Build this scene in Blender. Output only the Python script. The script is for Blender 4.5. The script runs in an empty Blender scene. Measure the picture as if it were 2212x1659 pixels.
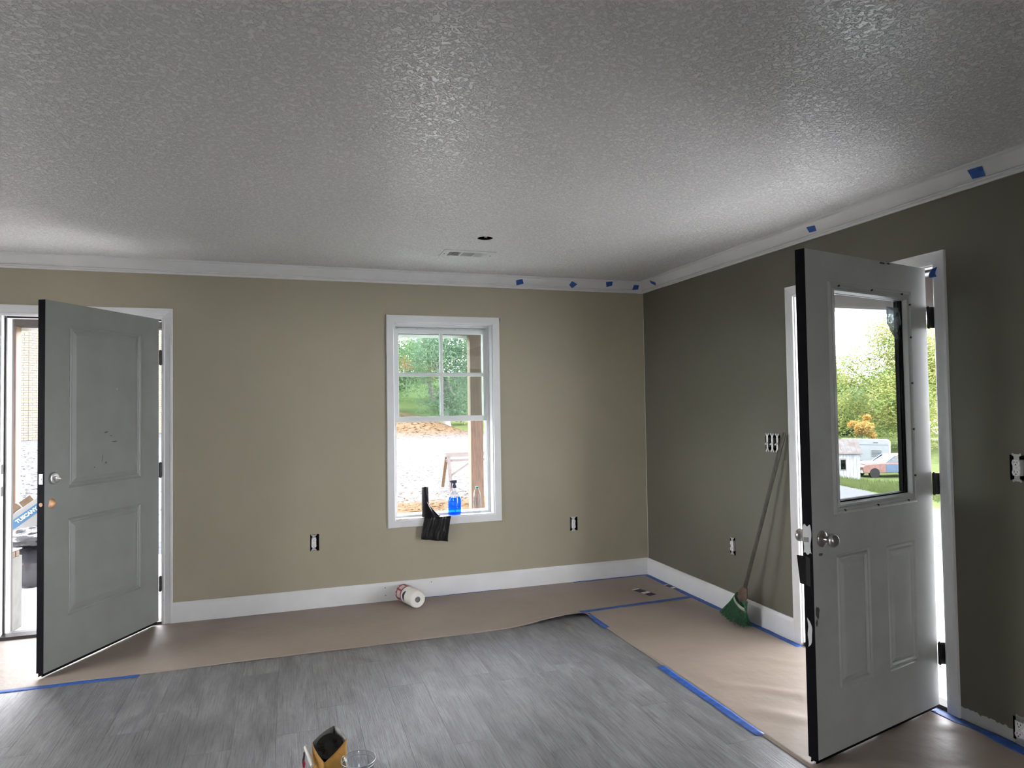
import bpy, bmesh, math, random
import numpy as np
from mathutils import Vector, Matrix, noise as mnoise
rnd = random.Random(7)
scene = bpy.context.scene
COL = scene.collection

# ------------------------------------------------------------------ camera
CAM = np.array([-2.8843, -5.157, 1.4481]); YAW, PIT, ROL, FPX = .3178, .0299, -.0149, 1470.92
FWD = np.array([math.sin(YAW)*math.cos(PIT), math.cos(YAW)*math.cos(PIT), math.sin(PIT)])
_rt = np.array([math.cos(YAW), -math.sin(YAW), 0]); _up = np.cross(_rt, FWD)
RGT = _rt*math.cos(ROL)+_up*math.sin(ROL); UPV = -_rt*math.sin(ROL)+_up*math.cos(ROL)
def ray(px, py): return FWD+RGT*(px-1106)/FPX-UPV*(py-829.5)/FPX
def hit(px, py, ax, v):
    d = ray(px, py); i = 'xyz'.index(ax); return CAM+d*(v-CAM[i])/d[i]
cd = bpy.data.cameras.new('camera'); cam = bpy.data.objects.new('camera', cd); COL.objects.link(cam)
cd.sensor_fit = 'HORIZONTAL'; cd.sensor_width = 36; cd.lens = 36*FPX/2212; cd.clip_start = .05; cd.clip_end = 500
cam.matrix_world = Matrix(((RGT[0], UPV[0], -FWD[0], CAM[0]), (RGT[1], UPV[1], -FWD[1], CAM[1]), (RGT[2], UPV[2], -FWD[2], CAM[2]), (0, 0, 0, 1)))
scene.camera = cam

# ------------------------------------------------------------------ light
world = bpy.data.worlds.new('overcast_sky'); scene.world = world; world.use_nodes = True
bg = world.node_tree.nodes['Background']
bg.inputs[0].default_value = (.955, .965, 1.02, 1); bg.inputs[1].default_value = 1.0
scene.view_settings.view_transform = 'Standard'; scene.view_settings.look = 'None'
scene.view_settings.gamma = 1; scene.view_settings.use_curve_mapping = False
scene.view_settings.exposure = 4.55

# ------------------------------------------------------------------ materials
MATS = {}
def new_mat(name):
    m = bpy.data.materials.new(name); m.use_nodes = True; MATS[name] = m
    nt = m.node_tree; return m, nt, nt.nodes['Principled BSDF']
def nd(nt, t, **kw):
    n = nt.nodes.new(t)
    for k, v in kw.items():
        if k.startswith('i_'): n.inputs[k[2:].replace('_', ' ')].default_value = v
        else: setattr(n, k, v)
    return n
def ramp(nt, fac, stops):
    r = nt.nodes.new('ShaderNodeValToRGB'); e = r.color_ramp.elements
    while len(e) < len(stops): e.new(.5)
    for el, (p, c) in zip(e, stops):
        el.position = p; el.color = (c, c, c, 1) if isinstance(c, (int, float)) else (*c, 1)
    nt.links.new(fac, r.inputs[0]); return r
def mat(name, col, rough=.6, metal=0, var=.0, vscale=8, bump=0, bscale=60, spec=.5, stretch=None, col2=None, emit=None, bdist=.002):
    m, nt, b = new_mat(name)
    b.inputs['Base Color'].default_value = (*col, 1); b.inputs['Roughness'].default_value = rough
    b.inputs['Metallic'].default_value = metal; b.inputs['Specular IOR Level'].default_value = spec
    tc = nt.nodes.new('ShaderNodeTexCoord'); vec = tc.outputs['Object']
    if stretch:
        mp = nt.nodes.new('ShaderNodeMapping'); mp.inputs['Scale'].default_value = stretch
        nt.links.new(vec, mp.inputs[0]); vec = mp.outputs[0]
    if var or col2:
        n = nd(nt, 'ShaderNodeTexNoise', i_Scale=vscale, i_Detail=6.0); nt.links.new(vec, n.inputs['Vector'])
        c2 = col2 or tuple(max(0, c*(1-var)) for c in col); c1 = col if col2 else tuple(min(1, c*(1+var)) for c in col)
        r = ramp(nt, n.outputs[0], [(.35, c2), (.65, c1)]); nt.links.new(r.outputs[0], b.inputs['Base Color'])
    if bump:
        n = nd(nt, 'ShaderNodeTexNoise', i_Scale=bscale, i_Detail=4.0); nt.links.new(vec, n.inputs['Vector'])
        bp = nd(nt, 'ShaderNodeBump', i_Strength=bump, i_Distance=bdist); nt.links.new(n.outputs[0], bp.inputs['Height'])
        nt.links.new(bp.outputs[0], b.inputs['Normal'])
    return m
def glass_mat(name, tint, gloss=.9, rough=.0, ior=1.5, haze=0, hazecol=(.8, .85, .85), hscale=6):
    m = bpy.data.materials.new(name); m.use_nodes = True; nt = m.node_tree; nt.nodes.clear(); MATS[name] = m
    out = nt.nodes.new('ShaderNodeOutputMaterial'); t = nt.nodes.new('ShaderNodeBsdfTransparent'); g = nt.nodes.new('ShaderNodeBsdfGlossy')
    t.inputs[0].default_value = (*tint, 1); g.inputs['Color'].default_value = (gloss, gloss, gloss, 1); g.inputs['Roughness'].default_value = rough
    lw = nt.nodes.new('ShaderNodeLayerWeight'); lw.inputs[0].default_value = .5
    pw = nd(nt, 'ShaderNodeMath', operation='POWER'); pw.inputs[1].default_value = 5.0; nt.links.new(lw.outputs['Facing'], pw.inputs[0])
    r0 = ((ior-1)/(ior+1))**2; fr = nd(nt, 'ShaderNodeMath', operation='MULTIPLY_ADD'); fr.inputs[1].default_value = 1-r0; fr.inputs[2].default_value = r0; nt.links.new(pw.outputs[0], fr.inputs[0])
    mx = nt.nodes.new('ShaderNodeMixShader'); nt.links.new(fr.outputs[0], mx.inputs[0]); nt.links.new(t.outputs[0], mx.inputs[1]); nt.links.new(g.outputs[0], mx.inputs[2])
    last = mx
    if haze:
        d = nt.nodes.new('ShaderNodeBsdfTranslucent'); d.inputs[0].default_value = (*hazecol, 1)
        n = nd(nt, 'ShaderNodeTexNoise', i_Scale=hscale, i_Detail=7.0); tc = nt.nodes.new('ShaderNodeTexCoord'); nt.links.new(tc.outputs['Object'], n.inputs['Vector'])
        r = ramp(nt, n.outputs[0], [(.35, haze*.3), (.75, haze)])
        m2 = nt.nodes.new('ShaderNodeMixShader'); nt.links.new(r.outputs[0], m2.inputs[0]); nt.links.new(mx.outputs[0], m2.inputs[1]); nt.links.new(d.outputs[0], m2.inputs[2]); last = m2
    nt.links.new(last.outputs[0], out.inputs[0]); return m

M = MATS
mat('trim_white', (.74, .74, .74), .35, var=.03, vscale=5)
mat('trim_old_white', (.62, .62, .60), .45, var=.06, vscale=7)
mat('vinyl_white', (.74, .76, .75), .3)
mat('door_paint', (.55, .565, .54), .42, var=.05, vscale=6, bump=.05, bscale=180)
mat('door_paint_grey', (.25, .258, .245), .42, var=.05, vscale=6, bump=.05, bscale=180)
mat('scuff', (.10, .10, .095), .6, var=.3, vscale=60)
mat('scratch', (.5, .5, .48), .5)
mat('door_edge_black', (.005, .0045, .006), .65, var=.3, vscale=20, spec=.08)
mat('black_metal', (.015, .015, .016), .4)
mat('bronze', (.03, .026, .024), .4, metal=.3)
mat('nickel', (.55, .53, .5), .28, metal=1.0)
mat('steel', (.62, .62, .62), .3, metal=1.0)
mat('galvanised', (.5, .5, .49), .45, metal=.85, var=.1, vscale=60)
mat('bore_wood', (.45, .27, .13), .7, var=.2, vscale=40)
mat('outlet_white', (.8, .8, .77), .35)
mat('box_dark', (.006, .006, .009), .6, spec=.15)
mat('slot_black', (.01, .01, .01), .6)
mat('screw_dark', (.03, .03, .03), .5)
mat('tape_blue', (.025, .095, .36), .6, var=.25, vscale=25, bump=.3, bscale=150)
mat('kraft_paper', (.325, .264, .216), .5, var=.05, vscale=2.2, bump=.5, bscale=7, bdist=.012)
mat('paper_white', (.82, .81, .76), .8, bump=.3, bscale=120)
mat('towel_white', (.80, .79, .72), .9, bump=.5, bscale=220)
mat('core_grey', (.17, .17, .17), .8, var=.3, vscale=60)
mat('wrapper_red', (.28, .022, .05), .35)
mat('wrapper_pale', (.62, .5, .49), .35)
mat('ink_dark', (.03, .03, .05), .6)
mat('ink_navy', (.02, .022, .06), .6, var=.6, vscale=30)
mat('broom_handle', (.046, .044, .032), .5, var=.35, vscale=10, stretch=(8, 8, 1))
mat('broom_cap', (.09, .055, .035), .6, var=.4, vscale=30)
mat('bristle_green', (.012, .085, .028), .5, var=.45, vscale=60)
mat('broom_band', (.3, .33, .25), .6, var=.2, vscale=30)
mat('bag_black', (.004, .004, .0045), .34, spec=.3, bump=.5, bscale=26, bdist=.006)
mat('black_flap', (.006, .006, .006), .7)
mat('spray_head', (.05, .05, .09), .4)
mat('cap_green', (.05, .35, .2), .4)
mat('label_white', (.75, .8, .85), .4, var=.15, vscale=30)
mat('liquid_blue', (.0, .09, .75), .15)
mat('yellow_card', (.40, .20, .03), .6, var=.15, vscale=20)
mat('grey_card', (.22, .22, .2), .45, var=.2, vscale=20)
mat('plastic_black', (.012, .012, .012), .12, bump=.35, bscale=40)
mat('blue_stuff', (.03, .1, .3), .5, var=.4, vscale=60)
mat('red_plastic', (.3, .02, .04), .4)
mat('white_plastic', (.75, .74, .66), .45)
mat('wire_copper', (.55, .4, .28), .5)
# exterior
mat('post_brown', (.055, .027, .013), .65, var=.35, vscale=6, stretch=(14, 14, 1))
mat('post_tan', (.17, .115, .07), .7, var=.2, vscale=5, stretch=(12, 12, 1))
mat('beam_brown', (.018, .013, .010), .7, var=.3, vscale=6)
mat('concrete', (.66, .65, .64), .85, var=.1, vscale=2, bump=.2)
mat('soffit_white', (.6, .6, .6), .6)
mat('mortar', (.06, .05, .042), .9)
mat('brick_buff', (.13, .10, .06), .85, var=.18, vscale=1.3)
mat('brick_pink', (.13, .085, .065), .85, var=.15, vscale=2)
mat('bark', (.075, .06, .05), .9, var=.4, vscale=5, stretch=(4, 4, .8), bump=.6, bscale=9, bdist=.03)
mat('bark_pale', (.13, .115, .105), .9, var=.35, vscale=5, stretch=(4, 4, .8), bump=.6, bscale=9, bdist=.03)
def leaf_mat(name, c1, c2, tr=.5):
    m = bpy.data.materials.new(name); m.use_nodes = True; nt = m.node_tree; nt.nodes.clear(); MATS[name] = m
    out = nt.nodes.new('ShaderNodeOutputMaterial'); d = nt.nodes.new('ShaderNodeBsdfDiffuse'); t = nt.nodes.new('ShaderNodeBsdfTranslucent')
    tc = nt.nodes.new('ShaderNodeTexCoord'); n = nd(nt, 'ShaderNodeTexNoise', i_Scale=.55, i_Detail=4.0); nt.links.new(tc.outputs['Object'], n.inputs['Vector'])
    r = ramp(nt, n.outputs[0], [(.38, c1), (.62, c2)])
    mx = nt.nodes.new('ShaderNodeMixShader'); mx.inputs[0].default_value = tr
    for s in (d, t): nt.links.new(r.outputs[0], s.inputs[0])
    nt.links.new(d.outputs[0], mx.inputs[1]); nt.links.new(t.outputs[0], mx.inputs[2]); nt.links.new(mx.outputs[0], out.inputs[0])
leaf_mat('leaf_green', (.075, .115, .055), (.12, .165, .075))
leaf_mat('leaf_bluegreen', (.07, .105, .07), (.11, .155, .09))
leaf_mat('leaf_yellow', (.10, .15, .045), (.21, .20, .07))
leaf_mat('leaf_orange', (.24, .14, .04), (.32, .22, .08))
leaf_mat('leaf_brown', (.14, .07, .04), (.18, .1, .05))
leaf_mat('grass_blade', (.035, .046, .016), (.058, .070, .028))
mat('shed_board', (.125, .13, .14), .8, var=.25, vscale=3, stretch=(3, 3, .4))
mat('shed_roof', (.055, .053, .053), .7, spec=.1, col2=(.04, .024, .02), vscale=1.2)
mat('camper_white', (.085, .09, .096), .4, var=.06, vscale=2)
mat('camper_slat', (.018, .02, .024), .4)
mat('camper_tan', (.06, .048, .045), .5)
mat('car_red', (.07, .024, .018), .45, var=.3, vscale=4)
mat('car_blue', (.012, .028, .06), .4, var=.2, vscale=4)
mat('tyre', (.012, .012, .012), .9, spec=.05)
mat('car_chrome', (.4, .4, .4), .3, metal=.8)
mat('dirt_orange', (.045, .026, .013), .95, spec=0, var=.3, vscale=2.5, bump=.7, bscale=6, bdist=.05)
mat('gravel', (.040, .040, .041), .95, spec=0, var=.45, vscale=7, bump=.7, bscale=9, bdist=.03)
mat('saw_white', (.062, .050, .047), .7, var=.1)
mat('carton_white', (.15, .15, .15), .7, var=.1, vscale=5)
mat('carton_blue', (.004, .06, .14), .5)
mat('plastic_sheet', (.07, .07, .08), .25, bump=.6, bscale=9, bdist=.03)
mat('trash_black', (.03, .03, .036), .25, bump=.6, bscale=7, bdist=.03)
mat('cement_board', (.10, .10, .09), .8, var=.2, vscale=8)
mat('lumber_tan', (.085, .048, .02), .7, var=.25, vscale=14)
glass_mat('glass_window', (.865, .905, .89), haze=.007, hscale=26)
glass_mat('glass_door', (.90, .93, .93), haze=.005, hscale=14)
glass_mat('plastic_clear', (.90, .92, .93), ior=1.55, rough=.08)
glass_mat('liquid_blue_clear', (.03, .38, .95), ior=1.33, haze=.3, hazecol=(.0, .20, .85))
glass_mat('film_grey', (.35, .37, .40), ior=1.45, rough=.15, haze=.25, hscale=20)
glass_mat('car_glass', (.3, .36, .4), ior=1.5)

def wall_mat(name, col, extra=None, var=.05):
    m, nt, b = new_mat(name); b.inputs['Roughness'].default_value = .55; b.inputs['Specular IOR Level'].default_value = .35
    tc = nt.nodes.new('ShaderNodeTexCoord'); n = nd(nt, 'ShaderNodeTexNoise', i_Scale=1.3, i_Detail=5.0); nt.links.new(tc.outputs['Object'], n.inputs['Vector'])
    r = ramp(nt, n.outputs[0], [(.3, tuple(c*(1-var) for c in col)), (.7, tuple(c*(1+var) for c in col))]); out = r.outputs[0]
    if extra: out = extra(nt, tc, out)
    nt.links.new(out, b.inputs['Base Color'])
    n2 = nd(nt, 'ShaderNodeTexNoise', i_Scale=170.0, i_Detail=3.0); nt.links.new(tc.outputs['Object'], n2.inputs['Vector'])
    bp = nd(nt, 'ShaderNodeBump', i_Strength=.18, i_Distance=.002); nt.links.new(n2.outputs[0], bp.inputs['Height']); nt.links.new(bp.outputs[0], b.inputs['Normal'])
    return m
def green_extra(nt, tc, base):
    # unpainted caulk line in the corner, bare ragged strip of drywall where the baseboard is not fitted yet
    s = nt.nodes.new('ShaderNodeSeparateXYZ'); nt.links.new(tc.outputs['Object'], s.inputs[0])
    c = nd(nt, 'ShaderNodeMath', operation='GREATER_THAN'); c.inputs[1].default_value = -.009; nt.links.new(s.outputs[1], c.inputs[0])
    n = nd(nt, 'ShaderNodeTexNoise', i_Scale=38.0, i_Detail=4.0); nt.links.new(tc.outputs['Object'], n.inputs['Vector'])
    a = nd(nt, 'ShaderNodeMath', operation='MULTIPLY_ADD'); a.inputs[1].default_value = .05; a.inputs[2].default_value = .03; nt.links.new(n.outputs[0], a.inputs[0])
    lt = nd(nt, 'ShaderNodeMath', operation='LESS_THAN'); nt.links.new(s.outputs[2], lt.inputs[0]); nt.links.new(a.outputs[0], lt.inputs[1])
    mx = nd(nt, 'ShaderNodeMath', operation='MAXIMUM'); nt.links.new(c.outputs[0], mx.inputs[0]); nt.links.new(lt.outputs[0], mx.inputs[1])
    m = nt.nodes.new('ShaderNodeMixRGB'); nt.links.new(mx.outputs[0], m.inputs[0]); nt.links.new(base, m.inputs[1]); m.inputs[2].default_value = (.55, .55, .53, 1)
    return m.outputs[0]
wall_mat('paint_cream', (.385, .352, .258))
wall_mat('paint_green', (.145, .142, .105), green_extra)
wall_mat('paint_plain', (.5, .47, .38))

def ceiling_mat():
    m, nt, b = new_mat('ceiling_knockdown'); b.inputs['Roughness'].default_value = .36; b.inputs['Specular IOR Level'].default_value = .5
    tc = nt.nodes.new('ShaderNodeTexCoord')
    n = nd(nt, 'ShaderNodeTexNoise', i_Scale=62.0, i_Detail=4.0, i_Roughness=.6, i_Distortion=.7); nt.links.new(tc.outputs['Object'], n.inputs['Vector'])
    r = ramp(nt, n.outputs[0], [(.46, 0.), (.53, 1.)])
    n3 = nd(nt, 'ShaderNodeTexNoise', i_Scale=140.0, i_Detail=2.0); nt.links.new(tc.outputs['Object'], n3.inputs['Vector'])
    ad = nd(nt, 'ShaderNodeMath', operation='MULTIPLY_ADD'); ad.inputs[1].default_value = .25; nt.links.new(n3.outputs[0], ad.inputs[0]); nt.links.new(r.outputs[0], ad.inputs[2])
    bp = nd(nt, 'ShaderNodeBump', i_Strength=1.0, i_Distance=.0032); nt.links.new(ad.outputs[0], bp.inputs['Height']); nt.links.new(bp.outputs[0], b.inputs['Normal'])
    n2 = nd(nt, 'ShaderNodeTexNoise', i_Scale=.8, i_Detail=3.0); nt.links.new(tc.outputs['Object'], n2.inputs['Vector'])
    c = ramp(nt, n2.outputs[0], [(.3, (.86, .855, .85)), (.7, (.91, .905, .90))])
    rr_ = ramp(nt, r.outputs[0], [(0., .5), (1., .28)]); nt.links.new(rr_.outputs[0], b.inputs['Roughness'])
    mx = nt.nodes.new('ShaderNodeMixRGB'); mx.blend_type = 'MULTIPLY'; mx.inputs[0].default_value = 1
    c2 = ramp(nt, r.outputs[0], [(0., .90), (1., 1.)]); nt.links.new(c.outputs[0], mx.inputs[1]); nt.links.new(c2.outputs[0], mx.inputs[2])
    nt.links.new(mx.outputs[0], b.inputs['Base Color'])
ceiling_mat()

def plank_mat():
    m, nt, b = new_mat('vinyl_plank'); b.inputs['Specular IOR Level'].default_value = .5
    geo = nt.nodes.new('ShaderNodeNewGeometry'); oi = nt.nodes.new('ShaderNodeObjectInfo')
    rv = nd(nt, 'ShaderNodeVectorMath', operation='SCALE'); cmb = nt.nodes.new('ShaderNodeCombineXYZ')
    for i in range(3): nt.links.new(oi.outputs['Random'], cmb.inputs[i])
    nt.links.new(cmb.outputs[0], rv.inputs[0]); rv.inputs['Scale'].default_value = 37.0
    add = nd(nt, 'ShaderNodeVectorMath', operation='ADD'); nt.links.new(geo.outputs['Position'], add.inputs[0]); nt.links.new(rv.outputs[0], add.inputs[1])
    def st(sc, scale, det=6., dist=0.):
        mp = nt.nodes.new('ShaderNodeMapping'); mp.inputs['Scale'].default_value = sc; nt.links.new(add.outputs[0], mp.inputs[0])
        n = nd(nt, 'ShaderNodeTexNoise', i_Scale=scale, i_Detail=det, i_Roughness=.62, i_Distortion=dist); nt.links.new(mp.outputs[0], n.inputs['Vector']); return n.outputs[0]
    broad = st((4.6, 1.2, 1), 2.1, 8., .9); grain = st((46, 1.6, 1), 3.2, 5.); fine = st((120, 2.6, 1), 4.0, 3.); cloud = st((1.5, 1.2, 1), 1.3, 4.)
    a = ramp(nt, broad, [(.28, (.138, .135, .138)), (.5, (.212, .209, .212)), (.72, (.295, .291, .294))])
    g = ramp(nt, grain, [(.33, .55), (.50, 1.0), (.75, 1.18)])
    mx = nt.nodes.new('ShaderNodeMixRGB'); mx.blend_type = 'MULTIPLY'; mx.inputs[0].default_value = .8; nt.links.new(a.outputs[0], mx.inputs[1]); nt.links.new(g.outputs[0], mx.inputs[2])
    tone = ramp(nt, oi.outputs['Random'], [(0., .95), (1., 1.05)])
    m2 = nt.nodes.new('ShaderNodeMixRGB'); m2.blend_type = 'MULTIPLY'; m2.inputs[0].default_value = 1; nt.links.new(mx.outputs[0], m2.inputs[1]); nt.links.new(tone.outputs[0], m2.inputs[2])
    cl = ramp(nt, cloud, [(.32, .82), (.7, 1.12)])
    m3 = nt.nodes.new('ShaderNodeMixRGB'); m3.blend_type = 'MULTIPLY'; m3.inputs[0].default_value = 1; nt.links.new(m2.outputs[0], m3.inputs[1]); nt.links.new(cl.outputs[0], m3.inputs[2])
    nt.links.new(m3.outputs[0], b.inputs['Base Color'])
    ro = ramp(nt, cloud, [(.3, .31), (.7, .40)]); nt.links.new(ro.outputs[0], b.inputs['Roughness'])
    s = nd(nt, 'ShaderNodeMath', operation='ADD'); nt.links.new(grain, s.inputs[0]); nt.links.new(fine, s.inputs[1])
    bp = nd(nt, 'ShaderNodeBump', i_Strength=.8, i_Distance=.0032); nt.links.new(s.outputs[0], bp.inputs['Height']); nt.links.new(bp.outputs[0], b.inputs['Normal'])
plank_mat()
def ground_mat():
    m, nt, b = new_mat('ground_mix'); b.inputs['Roughness'].default_value = 1.0; b.inputs['Specular IOR Level'].default_value = 0.0
    tc = nt.nodes.new('ShaderNodeTexCoord')
    def nz(s, d=6.): n = nd(nt, 'ShaderNodeTexNoise', i_Scale=s, i_Detail=d); nt.links.new(tc.outputs['Object'], n.inputs['Vector']); return n.outputs[0]
    gr = ramp(nt, nz(1.1), [(.3, (.030, .040, .015)), (.7, (.050, .062, .026))])
    gv = ramp(nt, nz(9.), [(.34, (.022, .022, .023)), (.41, (.052, .052, .054)), (.7, (.062, .063, .067))])
    dt = ramp(nt, nz(5.), [(.34, (.014, .010, .007)), (.46, (.050, .034, .020)), (.7, (.066, .050, .034))])
    at = nt.nodes.new('ShaderNodeAttribute'); at.attribute_name = 'cover'; sp = nt.nodes.new('ShaderNodeSeparateColor'); nt.links.new(at.outputs['Color'], sp.inputs[0])
    m1 = nt.nodes.new('ShaderNodeMixRGB'); nt.links.new(sp.outputs[0], m1.inputs[0]); nt.links.new(gv.outputs[0], m1.inputs[1]); nt.links.new(gr.outputs[0], m1.inputs[2])
    m2 = nt.nodes.new('ShaderNodeMixRGB'); nt.links.new(sp.outputs[1], m2.inputs[0]); nt.links.new(m1.outputs[0], m2.inputs[1]); nt.links.new(dt.outputs[0], m2.inputs[2])
    nt.links.new(m2.outputs[0], b.inputs['Base Color'])
    bp = nd(nt, 'ShaderNodeBump', i_Strength=.6, i_Distance=.04); nt.links.new(nz(7.), bp.inputs['Height']); nt.links.new(bp.outputs[0], b.inputs['Normal'])
ground_mat()

# ------------------------------------------------------------------ builders
WM = {}
def tag(o, label=None, cat=None, group=None, kind=None):
    if label: o['label'] = label
    if cat: o['category'] = cat
    if group: o['group'] = group
    if kind: o['kind'] = kind
    return o
def empty(name, loc=(0, 0, 0), rz=0, **kw):
    o = bpy.data.objects.new(name, None); COL.objects.link(o); o.location = loc; o.rotation_euler = (0, 0, rz); o.empty_display_size = .05
    WM[o.name] = Matrix.Translation(Vector(loc)) @ Matrix.Rotation(rz, 4, 'Z'); return tag(o, **kw)
class MB:
    def __init__(s): s.v = []; s.f = []; s.mi = []
    def add(s, vs, fs, mi=0):
        b = len(s.v); s.v += [tuple(map(float, v)) for v in vs]; s.f += [tuple(b+i for i in f) for f in fs]; s.mi += [mi]*len(fs); return s
    def box(s, a, b, mi=0):
        x0, y0, z0 = [min(p, q) for p, q in zip(a, b)]; x1, y1, z1 = [max(p, q) for p, q in zip(a, b)]
        return s.add([(x0, y0, z0), (x1, y0, z0), (x1, y1, z0), (x0, y1, z0), (x0, y0, z1), (x1, y0, z1), (x1, y1, z1), (x0, y1, z1)],
                     [(0, 3, 2, 1), (4, 5, 6, 7), (0, 1, 5, 4), (1, 2, 6, 5), (2, 3, 7, 6), (3, 0, 4, 7)], mi)
    def obox(s, c, ax, hs, mi=0):                       # oriented box: centre, three axes, half sizes
        c = Vector(c); A = [Vector(a).normalized()*h for a, h in zip(ax, hs)]; vs = []
        for k in (-1, 1):
            for i, j in ((-1, -1), (1, -1), (1, 1), (-1, 1)): vs.append(c+A[0]*i+A[1]*j+A[2]*k)
        return s.add(vs, [(0, 3, 2, 1), (4, 5, 6, 7), (0, 1, 5, 4), (1, 2, 6, 5), (2, 3, 7, 6), (3, 0, 4, 7)], mi)
    def tube(s, pts, rad, n=8, cap=True, mi=0):
        pts = [Vector(p) for p in pts]; rad = rad if isinstance(rad, (list, tuple)) else [rad]*len(pts); vs = []; fs = []
        ref = None
        for i, p in enumerate(pts):
            d = (pts[min(i+1, len(pts)-1)]-pts[max(i-1, 0)]).normalized()
            if ref is None: ref = d.orthogonal().normalized()
            ref = (ref-d*ref.dot(d)); ref = ref.normalized() if ref.length > 1e-6 else d.orthogonal().normalized(); u = d.cross(ref)
            for k in range(n):
                a = 2*math.pi*k/n; vs.append(p+(ref*math.cos(a)+u*math.sin(a))*rad[i])
        for i in range(len(pts)-1):
            for k in range(n): fs.append((i*n+k, i*n+(k+1) % n, (i+1)*n+(k+1) % n, (i+1)*n+k))
        if cap: fs += [tuple(range(n))[::-1], tuple((len(pts)-1)*n+k for k in range(n))]
        return s.add(vs, fs, mi)
    def lathe(s, prof, c=(0, 0, 0), axis=(0, 0, 1), n=20, cap=True, mi=0, sx=1, sy=1, xdir=None):
        ax = Vector(axis).normalized(); u = (Vector(xdir)-ax*Vector(xdir).dot(ax)).normalized() if xdir is not None else ax.orthogonal().normalized(); w = ax.cross(u); c = Vector(c); vs = []; fs = []
        for r, h in prof:
            for k in range(n):
                a = 2*math.pi*k/n; vs.append(c+ax*h+u*(r*sx*math.cos(a))+w*(r*sy*math.sin(a)))
        for i in range(len(prof)-1):
            for k in range(n): fs.append((i*n+k, i*n+(k+1) % n, (i+1)*n+(k+1) % n, (i+1)*n+k))
        if cap: fs += [tuple(range(n))[::-1], tuple((len(prof)-1)*n+k for k in range(n))]
        return s.add(vs, fs, mi)
    def grid(s, fn, nu, nv, mi=0):
        vs = [fn(i/nu, j/nv) for j in range(nv+1) for i in range(nu+1)]
        return s.add(vs, [(j*(nu+1)+i, j*(nu+1)+i+1, (j+1)*(nu+1)+i+1, (j+1)*(nu+1)+i) for j in range(nv) for i in range(nu)], mi)
    def extrude(s, poly, path, mi=0, cap=True):          # poly: list of points per station already in 3D
        n = len(poly[0]); vs = [p for st in poly for p in st]; fs = []
        for i in range(len(poly)-1):
            for k in range(n): fs.append((i*n+k, i*n+(k+1) % n, (i+1)*n+(k+1) % n, (i+1)*n+k))
        if cap: fs += [tuple(range(n))[::-1], tuple((len(poly)-1)*n+k for k in range(n))]
        return s.add(vs, fs, mi)
    def build(s, name, m, parent=None, world=True, smooth=False, bevel=0, fix=True, solid=0, **kw):
        me = bpy.data.meshes.new(name); vs = s.v
        if parent is not None:
            W = WM[parent.name]
            if world: Wi = W.inverted(); vs = [tuple(Wi @ Vector(v)) for v in vs]
            loc = None
        else:
            a = np.array(vs); lo, hi = a.min(0), a.max(0); loc = Vector(((lo[0]+hi[0])/2, (lo[1]+hi[1])/2, lo[2])) if kw.pop('recenter', True) else Vector((0, 0, 0))
            vs = [tuple(Vector(v)-loc) for v in vs]
        kw.pop('recenter', None)
        me.from_pydata(vs, [], s.f)
        ms = m if isinstance(m, (list, tuple)) else [m]
        for q in ms: me.materials.append(MATS[q])
        if len(ms) > 1: me.polygons.foreach_set('material_index', s.mi)
        if fix:
            bm = bmesh.new(); bm.from_mesh(me); bmesh.ops.recalc_face_normals(bm, faces=bm.faces[:]); bm.to_mesh(me); bm.free()
        if smooth: me.polygons.foreach_set('use_smooth', [True]*len(me.polygons))
        me.update()
        o = bpy.data.objects.new(name, me); COL.objects.link(o)
        if parent is not None: o.parent = parent; WM[o.name] = WM[parent.name]
        else: o.location = loc; WM[o.name] = Matrix.Translation(loc)
        if bevel:
            b = o.modifiers.new('bevel', 'BEVEL'); b.width = bevel; b.segments = 2; b.limit_method = 'ANGLE'; b.angle_limit = .6
        if solid:
            b = o.modifiers.new('solid', 'SOLIDIFY'); b.thickness = solid; b.offset = 0
        if smooth:
            try: me.set_sharp_from_angle(angle=.7)
            except Exception: pass
        return tag(o, **kw)
def cells(us, vs, holes):
    us = sorted(set(us)); vs = sorted(set(vs)); out = []
    for a, b in zip(us, us[1:]):
        for c, d in zip(vs, vs[1:]):
            cu, cv = (a+b)/2, (c+d)/2
            if not any(h[0] < cu < h[1] and h[2] < cv < h[3] for h in holes): out.append((a, b, c, d))
    return out
def slab_with_holes(mb, T, u0, u1, v0, v1, d0, d1, holes, front=True, back=True):
    """T(u,v,d)->point; slab between depths d0 (front) and d1 with rectangular holes (u0,u1,v0,v1)"""
    us = [u0, u1]+[q for h in holes for q in h[:2]]; vs = [v0, v1]+[q for h in holes for q in h[2:4]]
    for a, b, c, d in cells(us, vs, holes):
        for dd, on in ((d0, front), (d1, back)):
            if on: mb.add([T(a, c, dd), T(b, c, dd), T(b, d, dd), T(a, d, dd)], [(0, 1, 2, 3)])
    for a, b, c, d in list(holes)+[(u0, u1, v0, v1)]:
        for p, q in (((a, c), (b, c)), ((b, c), (b, d)), ((b, d), (a, d)), ((a, d), (a, c))):
            if abs(p[0]-q[0])+abs(p[1]-q[1]) > 1e-9: mb.add([T(*p, d0), T(*q, d0), T(*q, d1), T(*p, d1)], [(0, 1, 2, 3)])
    bm_merge(mb); return mb
def bm_merge(mb):
    key = {}; mp = []; nv = []
    for v in mb.v:
        k = tuple(round(c, 5) for c in v)
        if k not in key: key[k] = len(nv); nv.append(v)
        mp.append(key[k])
    mb.v = nv; mb.f = [tuple(mp[i] for i in f) for f in mb.f]
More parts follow.
